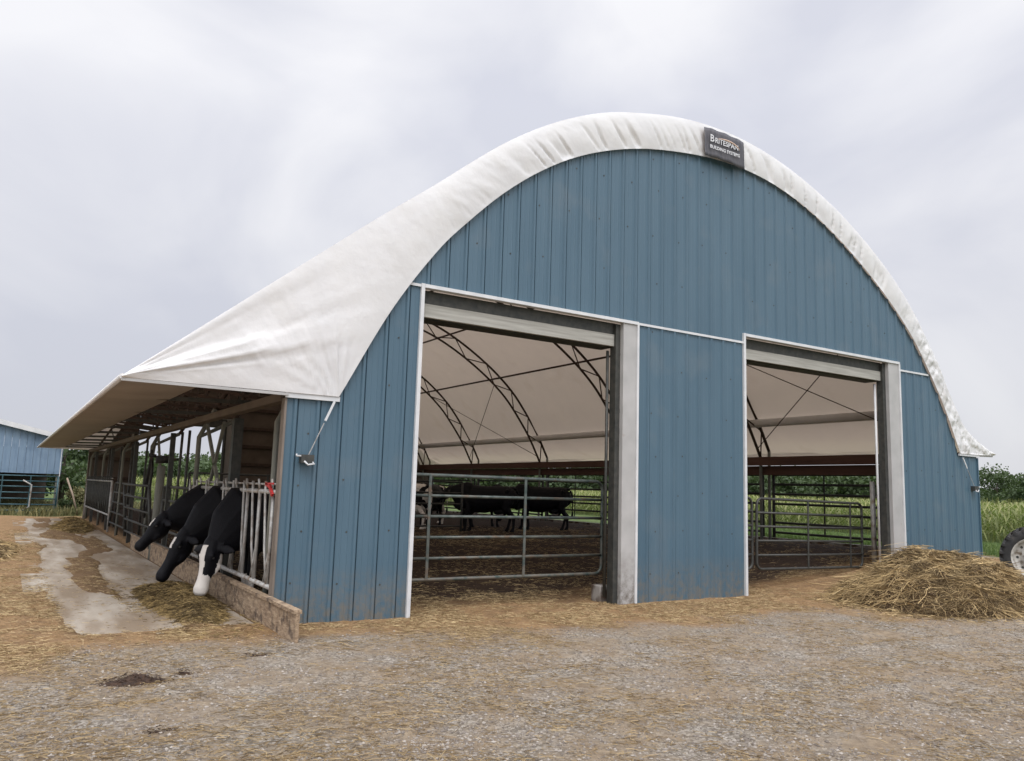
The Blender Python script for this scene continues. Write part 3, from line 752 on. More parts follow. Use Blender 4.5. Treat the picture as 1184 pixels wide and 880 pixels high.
for (y, z0, z1) in ((7.1, .4, 2.8), (7.9, .9, 2.8), (12.9, .2, 2.8), (15.9, .3, 2.8), (18.6, .2, 2.8), (22.0, .2, 2.8)):
    t = MB(); t.tube([(.10, y, z0), (.14, y+.12, z1)], .03, 6); t.build('side_pipe', M['darksteel'], BARN)
# hand winches on the front wall
def winch(x, z, sx, zs, xs_):
    e = empty('fabric_winch'); e.parent = BARN; e.location = (x, -.03, z)
    t = MB(); t.box(-.085, .085, -.10, 0, -.055, .055); t.build('winch_box', M['darksteel'], e)
    t = MB(); t.tube([(-.09*sx, -.09, .035), (-.15*sx, -.10, .035), (-.15*sx, -.10, .06)], .014, 6)
    t.tube([(.06*sx, -.11, -.04), (.085*sx, -.12, -.06), (0, -.12, -.075), (-.05*sx, -.115, -.03)], .012, 6); t.build('crank', M['trim'], e)
    t = MB(); t.bar((.02*sx, -.05, .05), ((xs_-x)*.62, -.05, (zs-z)*.62), .008, .012); t.build('strap', M['jamb'], e)
    t = MB(); t.bar(((xs_-x)*.66, -.05, (zs-z)*.66), (xs_-x, -.05, zs-z), .018, .028); t.build('strap_tube', M['trim'], e)
winch(.29, 2.10, 1, 2.88, .62); winch(16.35, 2.15, -1, 2.85, 15.9)

# banner on the skirt
bn = empty('banner', (7.97, -.15, 8.37), 0, 'small dark banner with pale lettering on the crown of the white fabric edge', 'sign')
V = []; F = []
nxb, nzb = 16, 8
for i in range(nxb+1):
    for j in range(nzb+1):
        u = i/nxb-.5; v = j/nzb-.5
        V.append((u*1.06+.01*v, -.012*math.sin(u*19+v*3)-.004*math.sin(v*9), v*.56-.03*u-.05*u*u*2))
for i in range(nxb):
    for j in range(nzb): a = i*(nzb+1)+j; F.append((a, a+nzb+1, a+nzb+2, a+1))
o = meshobj('banner_sheet', V, F, M['banner'], bn, True)
sl = o.modifiers.new('thick', 'SOLIDIFY'); sl.thickness = .006; sl.offset = 1
def text(s, x, z, size, material, name):
    c = bpy.data.curves.new(name, 'FONT'); c.body = s; c.size = size; c.extrude = .001; c.align_x = 'LEFT'; c.resolution_u = 2
    c.offset = .0015
    to = bpy.data.objects.new(name, c); COL.objects.link(to)
    bpy.context.view_layer.update()
    me = bpy.data.meshes.new_from_object(to.evaluated_get(bpy.context.evaluated_depsgraph_get()))
    bpy.data.objects.remove(to)
    me.materials.clear(); me.materials.append(material)
    o = bpy.data.objects.new(name, me); COL.objects.link(o); o.parent = bn; o.location = (x, -.034, z); o.rotation_euler = (R(90), 0, 0)
    return o
text('B', -.42, .01, .20, M['ink'], 'lettering'); text('RITESPAN', -.29, .01, .145, M['ink'], 'lettering')
text('BUILDING SYSTEMS', -.42, -.12, .092, M['ink'], 'lettering')
t = MB(); t.tube([(.02+.36*math.cos(a)*1.0, -.034, .0+.13*math.sin(a)) for a in np.linspace(.15, 2.3, 16)], [.004+.012*math.sin(math.pi*i/15) for i in range(16)], 6)
t.build('swoosh', M['peach'], bn)

# ------------------------------------------------------------------ feed kerb
e = empty('feed_kerb', (-.07, -1.25, 0), 0, 'weathered plank kerb running beside the headlocks from the wall corner', 'kerb')
def rough_plank(name, x0, x1, L_, z0, z1, material, amp=.012):
    ny_ = int(L_/.08); nz_ = 8; V = []; F = []
    ring = [(x0, z0+(z1-z0)*i/nz_) for i in range(nz_+1)]+[(x1, z1-(z1-z0)*i/nz_) for i in range(nz_+1)]
    m = len(ring)
    for i in range(ny_+1):
        y = L_*i/ny_
        for k, (x, z) in enumerate(ring):
            dd = amp*2*(float(fbm(y+x*7, z*2+k*.0, .22, 3))-.5)
            V.append((x+(dd if x == x0 else -dd*.5), y+.01*float(vn(z*30, x*30)), z+dd*.7))
    for i in range(ny_):
        for k in range(m): k2 = (k+1) % m; F.append((i*m+k, i*m+k2, (i+1)*m+k2, (i+1)*m+k))
    F.append(tuple(range(m))[::-1]); F.append(tuple(ny_*m+k for k in range(m)))
    return meshobj(name, V, F, material, e)
rough_plank('kerb_board', -.018, .026, 14.0, -.12, .325, M['kerbwood'], .008)
rough_plank('kerb_cap', -.045, .05, 14.0, .325, .365, M['kerbwood'], .006)

# ------------------------------------------------------------------ headlock panels
def headlock(y0, y1, label, skip=(), zb=.44, zt=1.66, pitch=.66, off0=.25, gm_='galv', q_=1.0):
    root = empty('headlock_panel', (.02, y0, 0), 0, label, 'headlock'); Ln = y1-y0
    t = MB(); t.tube([(0, 0, zt), (0, Ln, zt)], .032, 8); t.build('top_rail', M['galv'], root)
    t = MB(); t.tube([(.02, .1, zt+.10), (.02, Ln-.1, zt+.10)], .018, 6); t.build('lock_rod', M['galv'], root)
    t = MB(); t.tube([(0, 0, zb), (0, Ln, zb)], .034, 8); t.build('bottom_rail', M['galv'], root)
    y = off0; k = 0
    while y < Ln:
        t = MB(); t.tube([(0, y, zb), (-.01, y-.03, zt)], .024*q_, 8); t.tube([(0, y+.01, zt-.02), (-.03, y, zt+.17)], .016, 6); t.build('stanchion', M[gm_], root)
        t = MB(); op = k in skip
        if op and k % 1 == 0: b_open = True
        a = y+.12; b = a+(.04 if op else .20)
        t.tube([(.0, y+.06, zb+.02), (-.015, (y+.06)*.5+b*.5, zb+.45), (-.02, b, zt-.02), (-.02, b+.01, zt+.14)], .018*q_, 8)
        t.tube([(-.01, y+.02, zb+.42), (-.01, y+.16, zb+.04)], .014, 6); t.build('lock_bar', M[gm_], root)
        y += pitch; k += 1
    for yy in (0.0, Ln):
        t = MB(); t.tube([(0, yy, -.1), (0, yy, zt+.02)], .036, 8); t.build('end_post', M['galv'], root)
    return root
hl = headlock(.12, 5.7, 'grey headlock panel nearest the blue wall where black cows reach through', skip=(2, 3, 4, 5, 6))
t = MB(); t.bar((-.05, .12, 1.62), (-.05, .28, 1.74), .03, .045); t.bar((-.06, .20, 1.72), (-.06, .44, 1.765), .02, .04)
t.bar((-.06, .08, 1.77), (-.06, .42, 1.765), .02, .025); t.build('release_handle', M['red'], hl)
headlock(19.4, 28.9, 'far grey headlock panel near the rear of the shed side', pitch=.62, zb=.55, gm_='darksteel', q_=.8)
# curved tan loop behind the near lock
t = MB(); t.tube([(.55+.95*(1-math.cos(a))*0+.0+.9*(a/2.4), .9+1.6*(a/2.4)-.6, 1.55+.33*math.sin(a)) for a in np.linspace(.0, 2.4, 14)], .055, 10)
tag(t.build('curved_loop', M['tan']), 'curved tan tube arching just behind the near headlock rail', 'tube')

# ------------------------------------------------------------------ tube gates
def tube_gate(L_, zs, uprights, material, r=.024, round_=True, name='tube_gate'):
    root = empty(name); z0, z1 = zs[0], zs[-1]; c = .14 if round_ else 0
    P = []
    def arc(cx, cz, a0, a1):
        return [(cx+c*math.cos(R(a)), 0, cz+c*math.sin(R(a))) for a in np.linspace(a0, a1, 6)]
    if round_:
        P = arc(L_-c, z0+c, -90, 0)+arc(L_-c, z1-c, 0, 90)+arc(c, z1-c, 90, 180)+arc(c, z0+c, 180, 270); P.append(P[0])
        t = MB(); t.tube(P, r*1.15, 8, cap=False); t.build('frame', material, root)
    else:
        for x in (0, L_): t = MB(); t.tube([(x, 0, z0-.15), (x, 0, z1)], r*1.3, 8); t.build('end_post', material, root)
    for z in (zs[1:-1] if round_ else zs): t = MB(); t.tube([(0, 0, z), (L_, 0, z)], r, 8); t.build('rail', material, root)
    for x in uprights: t = MB(); t.bar((x, -.026, z0-.0), (x, -.026, z1), .045, .014); t.build('upright', material, root)
    return root
g1 = tube_gate(3.82, [.42, .73, 1.04, 1.35, 1.66, 1.97], (.50, 2.22), M['gate'])
g1.location = (1.93, .62, 0); tag(g1, 'worn green tube gate closed across the left doorway', 'gate')
g2 = tube_gate(3.55, [.36, .63, .91, 1.19, 1.46, 1.74], (1.60, 3.08), M['darksteel'])
g2.location = (9.62, .62, .03); g2.rotation_euler = (0, R(.8), R(2)); tag(g2, 'worn tube gate across the right doorway with rounded corner', 'gate')
g3 = tube_gate(.78, [.40, .68, .96, 1.24, 1.52, 1.78], (), M['darksteel'])
g3.location = (8.72, .62, 0); tag(g3, 'short dark gate panel left of the rounded gate in the right doorway', 'gate')
for (x, y, top, lab, m_, w_) in ((5.83, .50, 2.65, 'thin grey steel post at right end of the left doorway gate', 'galv', .035),
                            (13.52, .68, 2.22, 'grey steel pipe post standing in the right doorway behind the hay', 'galv', .055)):
    t = MB(); t.tube([(x, y, gz(x, y)-.05), (x, y, top)], w_, 10); tag(t.build('gate_post', M[m_]), lab, 'post')
# concrete block at base of the left doorway jamb
t = MB(); t.box(5.48, 5.70, .30, .55, -.05, .26); o = t.build('concrete_block', M['concwall']); tag(o, 'small pale concrete block at foot of the left doorway jamb', 'block')
bv = o.modifiers.new('b', 'BEVEL'); bv.width = .015

# corral panels down the right side
pz = [.80, 1.08, 1.36, 1.62, 1.90, 2.18, 2.46]
bays = [(.6, 5.6), (6.0, 11.4), (11.8, 17.2), (17.6, 23.0), (23.4, 28.3)]
labs = ['dark corral panel in the nearest right bay, seen through the right doorway', 'second dark corral panel from the front along the right side',
        'middle dark corral panel along the right side behind the left doorway gate', 'fourth dark corral panel from the front along the right side',
        'farthest dark corral panel at the rear right of the shed']
for (a, b), lab in zip(bays, labs):
    g = tube_gate(b-a, pz, ((b-a)*.33, (b-a)*.66), M['black'], r=.034, round_=False, name='corral_panel')
    g.location = (16.12, a, 0); g.rotation_euler = (0, 0, R(90)); tag(g, lab, 'corral panel', 'corral panels along the right side')
# left side gates between the headlocks
for (a, b, tl, lab, x) in ((5.95, 9.3, 3, 'grey tube gate beside the short round wooden post', .0), (9.75, 14.3, -5, 'leaning rusty tube gate low beside the kerb', -.04),
                       (14.6, 19.1, 4, 'grey tube gate in front of the far headlock panel', .0)):
    g = tube_gate(b-a, [.35, .68, 1.0, 1.32, 1.62], ((b-a)*.3, (b-a)*.7), M['darksteel'], r=.03, round_=False)
    g.location = (x, a, 0); g.rotation_euler = (R(tl), 0, R(90)); tag(g, lab, 'gate')
# cross pen divider inside
g = tube_gate(7.2, [.75, 1.05, 1.35, 1.65, 1.95], (1.8, 3.6, 5.4), M['darksteel'], round_=False)
g.location = (.6, 9.4, 0); tag(g, 'dark pen divider rails across the shed behind the feeding cows', 'fence panel')
t = MB(); t.tube([(-.02, 9.5, -.1), (.0, 9.5, 2.08)], [.10, .09], 12); tag(t.build('wooden_post', M['greywood']), 'short round grey wooden post on the open left side', 'post')
b_ = empty('cow_brush', (.0, 9.45, 2.22), 0, 'black rotating cow brush motor on top of the short wooden post', 'cow brush')
t = MB(); t.tube([(-.14, 0, 0), (.14, 0, .02)], .09, 12); t.build('motor', M['black'], b_)
t = MB(); t.tube([(.14, 0, .02), (.34, 0, .02)], .03, 8); t.tube([(-.3, 0, .10), (-.14, 0, .08)], .04, 8); t.build('arm', M['black'], b_)
hs = MB(); hs.tube([(.02, 11.3, 2.5), (-.02, 11.25, 1.9), (-.06, 11.2, 1.1), (-.02, 11.3, .85), (.05, 11.45, 1.2), (.1, 11.5, 2.0), (.06, 11.4, 2.3), (0, 11.3, 2.2), (-.1, 11.1, 1.6)], .03, 8)
tag(hs.build('rubber_hose', M['black']), 'black rubber hose hanging in loops from the open side', 'hose')

# ------------------------------------------------------------------ cows
def cow_mesh(pose, white):
    mb = MB()
    T = [(-1.02, 1.20, .13, .10), (-.96, 1.16, .24, .20), (-.82, 1.12, .335, .265), (-.60, 1.09, .35, .30), (-.30, 1.04, .395, .335), (0, 1.01, .43, .36),
         (.28, 1.02, .43, .33), (.50, 1.07, .39, .27), (.68, 1.10, .31, .20), (.80, 1.11, .20, .12)]
    mb.loft([((x, 0, z), hw, hh) for x, z, hh, hw in T], 20)
    mb.loft([((-1.0, 0, 1.37), .03, .03), ((-.7, 0, 1.40), .10, .05), ((.1, 0, 1.37), .10, .07), ((.55, 0, 1.42), .08, .06), ((.7, 0, 1.3), .05, .05)], 10)
    hb, hm = np.array(pose['poll']), np.array(pose['muzzle'])
    nb = np.array([.62, 0, 1.14])
    mid = (nb*.55+hb*.45)+np.array([0, 0, .03])
    mb.loft([(nb-np.array([.2, 0, 0]), .23, .38), (nb, .225, .42), (tuple(mid-np.array([.02, 0, .07])), .175, .35), (tuple(hb*.85+mid*.15-np.array([.05, 0, .04])), .125, .20), (tuple(hb+(hm-hb)*.12-np.array([.05, 0, 0])), .09, .13)], 16)
    hd = (hm-hb); hl_ = np.linalg.norm(hd); hd = hd/hl_
    side = np.cross(hd, np.array([0, 0, 1.])) if abs(hd[2]) < .97 else np.array([0, -1., 0])
    side = np.array(pose.get('side', (0, 1, 0)), float); side -= hd*(side@hd); side /= np.linalg.norm(side)
    up = np.cross(side, hd); up *= np.sign(up[0] if abs(up[0]) > .3 else 1) if False else 1
    if up@np.array([1, 0, .6]) < 0: up = -up     # forehead side
    prof = [(-.09, .05, .045, .02), (-.02, .10, .095, .01), (.08, .122, .145, -.02), (.19, .128, .165, -.04), (.29, .100, .14, -.035), (.38, .076, .098, -.012), (.46, .080, .088, -.006), (.54, .098, .092, .0), (.59, .088, .072, 0), (.615, .052, .040, 0)]
    k = hl_/.60
    rg = []
    for s, a, b, c in prof:
        rg.append((tuple(hb+hd*s*k+up*c), a, b, tuple(side)))
    mb.loft(rg, 16)
    def leg(ch): mb.loft([((x, y, z), rs, rf) for x, y, z, rs, rf in ch], 12)
    for s in (-1, 1):
        f = pose.get('step', 0)*s
        leg([(.50, .13*s, 1.10, .10, .17), (.50, .17*s, .88, .085, .125), (.50+f*.3, .175*s, .66, .062, .075), (.52+f*.6, .165*s, .43, .05, .054), (.52+f*.8, .16*s, .38, .046, .05), (.51+f, .16*s, .16, .036, .038), (.525+f, .16*s, .10, .044, .05), (.55+f, .16*s, .045, .052, .065), (.56+f, .16*s, 0, .055, .072)])
        leg([(-.74, .15*s, 1.12, .14, .22), (-.70, .19*s, .90, .115, .19), (-.68, .20*s, .74, .085, .13), (-.80-f*.3, .185*s, .58, .058, .075), (-.90-f*.5, .17*s, .47, .045, .065), (-.88-f*.6, .17*s, .40, .04, .05), (-.85-f, .17*s, .16, .038, .042), (-.83-f, .17*s, .09, .044, .052), (-.81-f, .17*s, .045, .052, .066), (-.80-f, .17*s, 0, .055, .074)])
    mb.tube([(-1.0, 0, 1.33), (-1.07, 0, 1.22), (-1.09, 0, .95), (-1.08, .02, .62)], [.04, .03, .022, .02], 8)
    mb.tube([(-1.08, .02, .66), (-1.08, .02, .5), (-1.08, .02, .40)], [.02, .045, .015], 8)
    mb.loft([((-.30, 0, .66), .13, .08), ((-.45, 0, .62), .17, .13), ((-.62, 0, .64), .16, .14), ((-.72, 0, .72), .1, .1)], 12)
    mb.loft([((.55, 0, .86), .14, .10), ((.80, 0, .80), .13, .17), ((.95, 0, .88), .07, .12)], 12)
    for s in (-1, 1):   # brow, cheek and nostril swellings, shoulder blades, hip bones
        c = hb+hd*.17*k+side*s*.095+up*.055; mb.loft([(tuple(c-hd*.06), .012, .012), (tuple(c), .045, .04), (tuple(c+hd*.06), .012, .012)], 8)
        c = hb+hd*.27*k+side*s*.075-up*.08; mb.loft([(tuple(c-hd*.12), .02, .02), (tuple(c), .05, .075), (tuple(c+hd*.10), .02, .02)], 8)
        c = hm-hd*.045+side*s*.045+up*.035; mb.loft([(tuple(c-hd*.04), .01, .01), (tuple(c), .035, .035), (tuple(c+hd*.03), .015, .015)], 8)
        mb.loft([((.62, .17*s, 1.34), .03, .05), ((.52, .19*s, 1.15), .07, .14), ((.50, .18*s, .95), .06, .12)], 10)
        mb.loft([((-.72, .20*s, 1.36), .02, .02), ((-.70, .24*s, 1.31), .05, .06), ((-.66, .25*s, 1.22), .03, .04)], 8)
    c = hb-hd*.03; mb.loft([(tuple(c-side*.07+up*.03), .02, .02), (tuple(c+up*.06), .055, .05), (tuple(c+side*.07+up*.03), .02, .02)], 8)
    for s in (-1, 1):   # ears
        c = hb+hd*.06*k+up*.0
        ed = side*s*.9-up*.25+hd*.12-hd*0; ed /= np.linalg.norm(ed)
        e0 = c+side*s*.09; mb.loft([(tuple(e0), .028, .03, tuple(hd)), (tuple(e0+ed*.06), .05, .022, tuple(hd)), (tuple(e0+ed*.14), .068, .020, tuple(hd)), (tuple(e0+ed*.21), .05, .016, tuple(hd)), (tuple(e0+ed*.26), .015, .012, tuple(hd))], 10)
    tmp = mb.build('tmp', None)
    rm = tmp.modifiers.new('r', 'REMESH'); rm.mode = 'VOXEL'; rm.voxel_size = .0145
    sm_ = tmp.modifiers.new('s', 'SMOOTH'); sm_.factor = .5; sm_.iterations = 3
    bpy.context.view_layer.update()
    me = bpy.data.meshes.new_from_object(tmp.evaluated_get(bpy.context.evaluated_depsgraph_get()))
    bpy.data.objects.remove(tmp)
    nv = len(me.vertices); co = np.empty(nv*3); me.vertices.foreach_get('co', co); co = co.reshape(-1, 3)
    info = dict(hb=hb, hm=hm, hd=hd, side=side, up=up, k=k)
    hv = white(co, info)
    # hooves stay dark
    at = me.attributes.new('hide', 'FLOAT', 'POINT'); at.data.foreach_set('value', hv.astype(np.float32))
    me.materials.clear(); me.materials.append(M['hide'])
    me.polygons.foreach_set('use_smooth', np.ones(len(me.polygons), bool))
    return me, info
def body_noise(co, s, sd_=0):
    return fbm(co[:, 0]+co[:, 1]*.6+sd_, co[:, 2]+co[:, 1]*.35*np.sign(co[:, 1])+sd_*2, s, 3)
def cow(name, pose, white, loc, rz, label, scale=1.0, tagside=None, group=None):
    me, I = cow_mesh(pose, white); me.name = name
    root = empty(name, loc, rz, label, 'cow', group); root.scale = (scale,)*3
    o = bpy.data.objects.new('body', me); COL.objects.link(o); o.parent = root
    for s in (-1, 1):
        c = I['hb']+I['hd']*.19*I['k']+I['side']*s*.108+I['up']*.045
        t = MB(); t.loft([(tuple(c+I['hd']*(-.022)), .005, .005), (tuple(c+I['hd']*-.012), .018, .018), (tuple(c), .022, .022), (tuple(c+I['hd']*.012), .018, .018), (tuple(c+I['hd']*.022), .005, .005)], 10)
        t.build('eye', M['black'], root)
        c = I['hm']-I['hd']*.03+I['side']*s*.035+I['up']*.055
        t = MB(); t.loft([(tuple(c-I['hd']*.02), .004, .004), (tuple(c), .013, .016), (tuple(c+I['hd']*.02), .004, .004)], 8); t.build('nostril', M['black'], root)
    if tagside:
        c = I['hb']+I['hd']*.06*I['k']+I['side']*tagside*.19-I['up']*.045
        a = I['side']; b = I['hd']; t = MB()
        v = [c+a*i*.028+b*(j*.035+.02)-I['up']*kk for kk in (.0, .006) for i, j in ((-1, -1), (1, -1), (1, 1), (-1, 1))]
        t.add([tuple(q) for q in v], [(0, 1, 2, 3), (7, 6, 5, 4), (0, 4, 5, 1), (1, 5, 6, 2), (2, 6, 7, 3), (3, 7, 4, 0)]); t.build('ear_tag', M['tag'], root)
    return root
def hide_blaze(co, I):
    h = np.zeros(len(co)); q = co-I['hb']; s = q@I['hd']/I['k']; u_ = q@I['up']; v_ = q@I['side']
    inh = (s > -.08) & (s < .75) & (np.abs(u_) < .2) & (np.abs(v_) < .2)
    n_ = fbm(s*4+5, u_*5+v_*5+3, .4, 4)-.5
    bl = inh & (s > .06) & (np.abs(v_+.01+.05*n_) < .045+.06*n_+.05*np.clip(s-.4, 0, 1)) & (u_ > 0)
    mz = inh & (s > .44+.22*n_) & (s < .66)
    th = inh & (s > .12) & (u_ < -.06+.10*n_)
    h[bl | mz | th] = 1
    lg = (co[:, 2] < .42+.06*np.sin(co[:, 0]*9)) & (co[:, 0] < .8); h[lg] = 1
    bellyy = (co[:, 2] < .66+.1*(body_noise(co, .4)-.5)) & (co[:, 0] > -.75) & (co[:, 0] < .4); h[bellyy] = 1
    h[co[:, 2] < .05] = .45*0
    return soften(h)
def soften(h): return h
def hide_black(co, I):
    h = np.zeros(len(co)); q = co-I['hb']; s = q@I['hd']/I['k']; v_ = q@I['side']; u_ = q@I['up']
    h[(s > .10) & (s < .24) & (np.abs(v_) < .03) & (u_ > .0) & (np.abs(u_) < .2)] = 1
    h[(co[:, 2] < .36) & (co[:, 2] > .05) & (co[:, 0] < .9)] = 1
    return h
def hide_dark(co, I):
    h = np.zeros(len(co)); h[(co[:, 2] < .52+.12*body_noise(co, .3)) & (co[:, 0] > -.6) & (co[:, 0] < .2) & (co[:, 2] > .5)] = 1
    return h
def hide_pied(co, I):
    n_ = body_noise(co, .55, 3.3); h = (n_ > .46).astype(float); q = co-I['hb']; s = q@I['hd']/I['k']; v_ = q@I['side']
    return h
# feeding cows: face -x, so rotate by 180 degrees
PF = dict(poll=(1.14, -.02, .80), muzzle=(1.50, -.08, .16), side=(.10, 1, 0))
cow('cow', dict(poll=(1.02, .10, .80), muzzle=(1.16, .22, .15), side=(-.75, 1, .1)), hide_blaze, (.80, 2.15, .0), R(180), 'black cow with white blaze and muzzle feeding nearest the blue wall', 1.12, tagside=1, group=None)
cow('cow', dict(poll=(1.10, .0, .84), muzzle=(1.42, .10, .20), side=(-.3, 1, 0)), hide_black, (.78, 3.45, .0), R(180), 'nearly all black cow feeding, second from the blue wall', 1.12, tagside=1)
cow('cow', dict(poll=(1.20, .0, 1.00), muzzle=(1.58, .05, .50), side=(-.1, 1, 0)), hide_black, (.78, 5.0, .02), R(180), 'black cow behind the other two with head held higher over the feed', 1.10)
up_ = dict(poll=(1.12, 0, 1.42), muzzle=(1.58, .02, 1.12), step=.07)
cow('cow', dict(poll=(1.12, 0, 1.30), muzzle=(1.52, .05, .95), step=.08), hide_dark, (10.0, 11.9, .45), R(150), 'black cow standing side-on inside the shed behind the left gate', 1.0)
cow('cow', dict(poll=(1.14, 0, .86), muzzle=(1.42, .05, .28), step=-.10), hide_dark, (12.7, 12.7, .45), R(152), 'black cow standing at the right of the group inside the shed', 1.02)
cow('cow', dict(poll=(1.12, 0, 1.38), muzzle=(1.55, .05, 1.10), step=.05), hide_dark, (9.2, 14.2, .45), R(-130), 'dark cow inside the shed turned with its head to the camera', 1.0)
cow('cow', dict(poll=(1.12, 0, 1.42), muzzle=(1.55, .05, 1.12), step=.05), hide_pied, (8.1, 13.9, .45), R(120), 'black and white patched cow at the far left of the shed group', 1.0)

cow('cow', dict(poll=(1.14, .05, 1.22), muzzle=(1.5, .2, .88), step=.03), hide_dark, (11.6, 14.6, .45), R(15), 'black cow farther back inside the shed facing right', .98)
cow('cow', dict(poll=(1.02, .25, 1.30), muzzle=(1.15, .62, 1.02), step=-.04), hide_pied, (10.2, 16.8, .45), R(185), 'patched cow at the very back of the shed looking round', .98)

# ------------------------------------------------------------------ neighbouring blue barn
bb = empty('old_barn', (-.80, 33.0, 0), 0, 'faded blue wooden barn with pale roof edge and open lower bays', 'barn')
sl_ = .225; xr = -9.0
def rz_(x): return 3.60-sl_*x if x > xr else 3.60-sl_*xr+sl_*(x-xr)
t = MB(); k = 0
for i in range(60):     # board-and-gap siding
    a, b = -i*.3-.3, -i*.3
    dy = .012*(i % 2)
    V_ = [(a+.004, dy, 1.87), (b-.004, dy, 1.87), (b-.004, dy, rz_(b)), (a+.004, dy, rz_(a))]
    V_ += [(x, .08, z) for x, y, z in V_]
    t.add(V_, [(0, 1, 2, 3), (7, 6, 5, 4), (0, 4, 5, 1), (1, 5, 6, 2), (2, 6, 7, 3), (3, 7, 4, 0)])
t.build('board_wall', M['blue_barn'], bb)
t = MB(); t.box(-.08, .0, .09, 15, 1.87, 3.5); t.build('side_wall', M['blue_barn'], bb)
t = MB(); t.box(-18, 0, 14.9, 15, 0, 3.5); t.box(-18, -17.9, .1, 14.9, 0, 3.5); t.build('back_wall', M['innerwall'], bb)
t = MB(); t.add([(.25, -.25, rz_(.25)+.03), (xr, -.25, rz_(xr)+.03), (-18.3, -.25, rz_(-18.3)+.03), (-18.3, 15.3, rz_(-18.3)+.03), (xr, 15.3, rz_(xr)+.03), (.25, 15.3, rz_(.25)+.03)],
                [(0, 1, 4, 5), (1, 2, 3, 4)]); o = t.build('roof', M['roofsteel'], bb)
s_m = o.modifiers.new('t', 'SOLIDIFY'); s_m.thickness = .05
t = MB(); t.bar((.25, -.28, rz_(.25)-.03), (xr, -.28, rz_(xr)-.03), .04, .22); t.build('fascia', M['trim'], bb)
t = MB(); t.bar((xr, -.28, rz_(xr)-.03), (-18.3, -.28, rz_(-18.3)-.03), .04, .22); t.build('fascia', M['trim'], bb)
t = MB(); t.bar((-.06, -.03, 1.75), (-.06, -.03, 3.5), .03, .20); t.build('corner_trim', M['trim'], bb)
for x in (-.1, -3.4, -6.8, -10.2, -13.6): t = MB(); t.box(x-.09, x+.09, .1, .28, -.1, 1.87); t.build('post', M['greywood'], bb)
t = MB(); t.box(-17.9, -.1, .3, 14.8, -.02, .03); t.build('floor', M['innerwall'], bb)
for i, (x0, lab) in enumerate(((-4.3, 'teal corral panel below the old barn wall, the one at its corner'), (-7.7, 'teal corral panel below the old barn wall, the next one left'))):
    g = tube_gate(3.2, [.15, .42, .69, .96, 1.23, 1.48, 1.72], (1.0, 2.1), M['teal'], r=.03, round_=False, name='corral_panel')
    g.location = (x0+.2, 32.75, .03); tag(g, lab, 'corral panel')
t = MB(); t.tube([(-.55, 32.6, 1.7), (-.25, 32.3, .9), (.0, 32.1, 0)], .04, 8); tag(t.build('leaning_pole', M['tan']), 'bent pale pole leaning at the old barn corner', 'pole')
t = MB(); t.tube([(-2.3, 32.6, 1.55), (-1.95, 32.6, 1.35), (-1.95, 32.6, .35), (-2.5, 32.6, .05)], .035, 8); tag(t.build('bent_pipe', M['galv']), 'bent grey pipe hung against the teal corral panel', 'pipe')

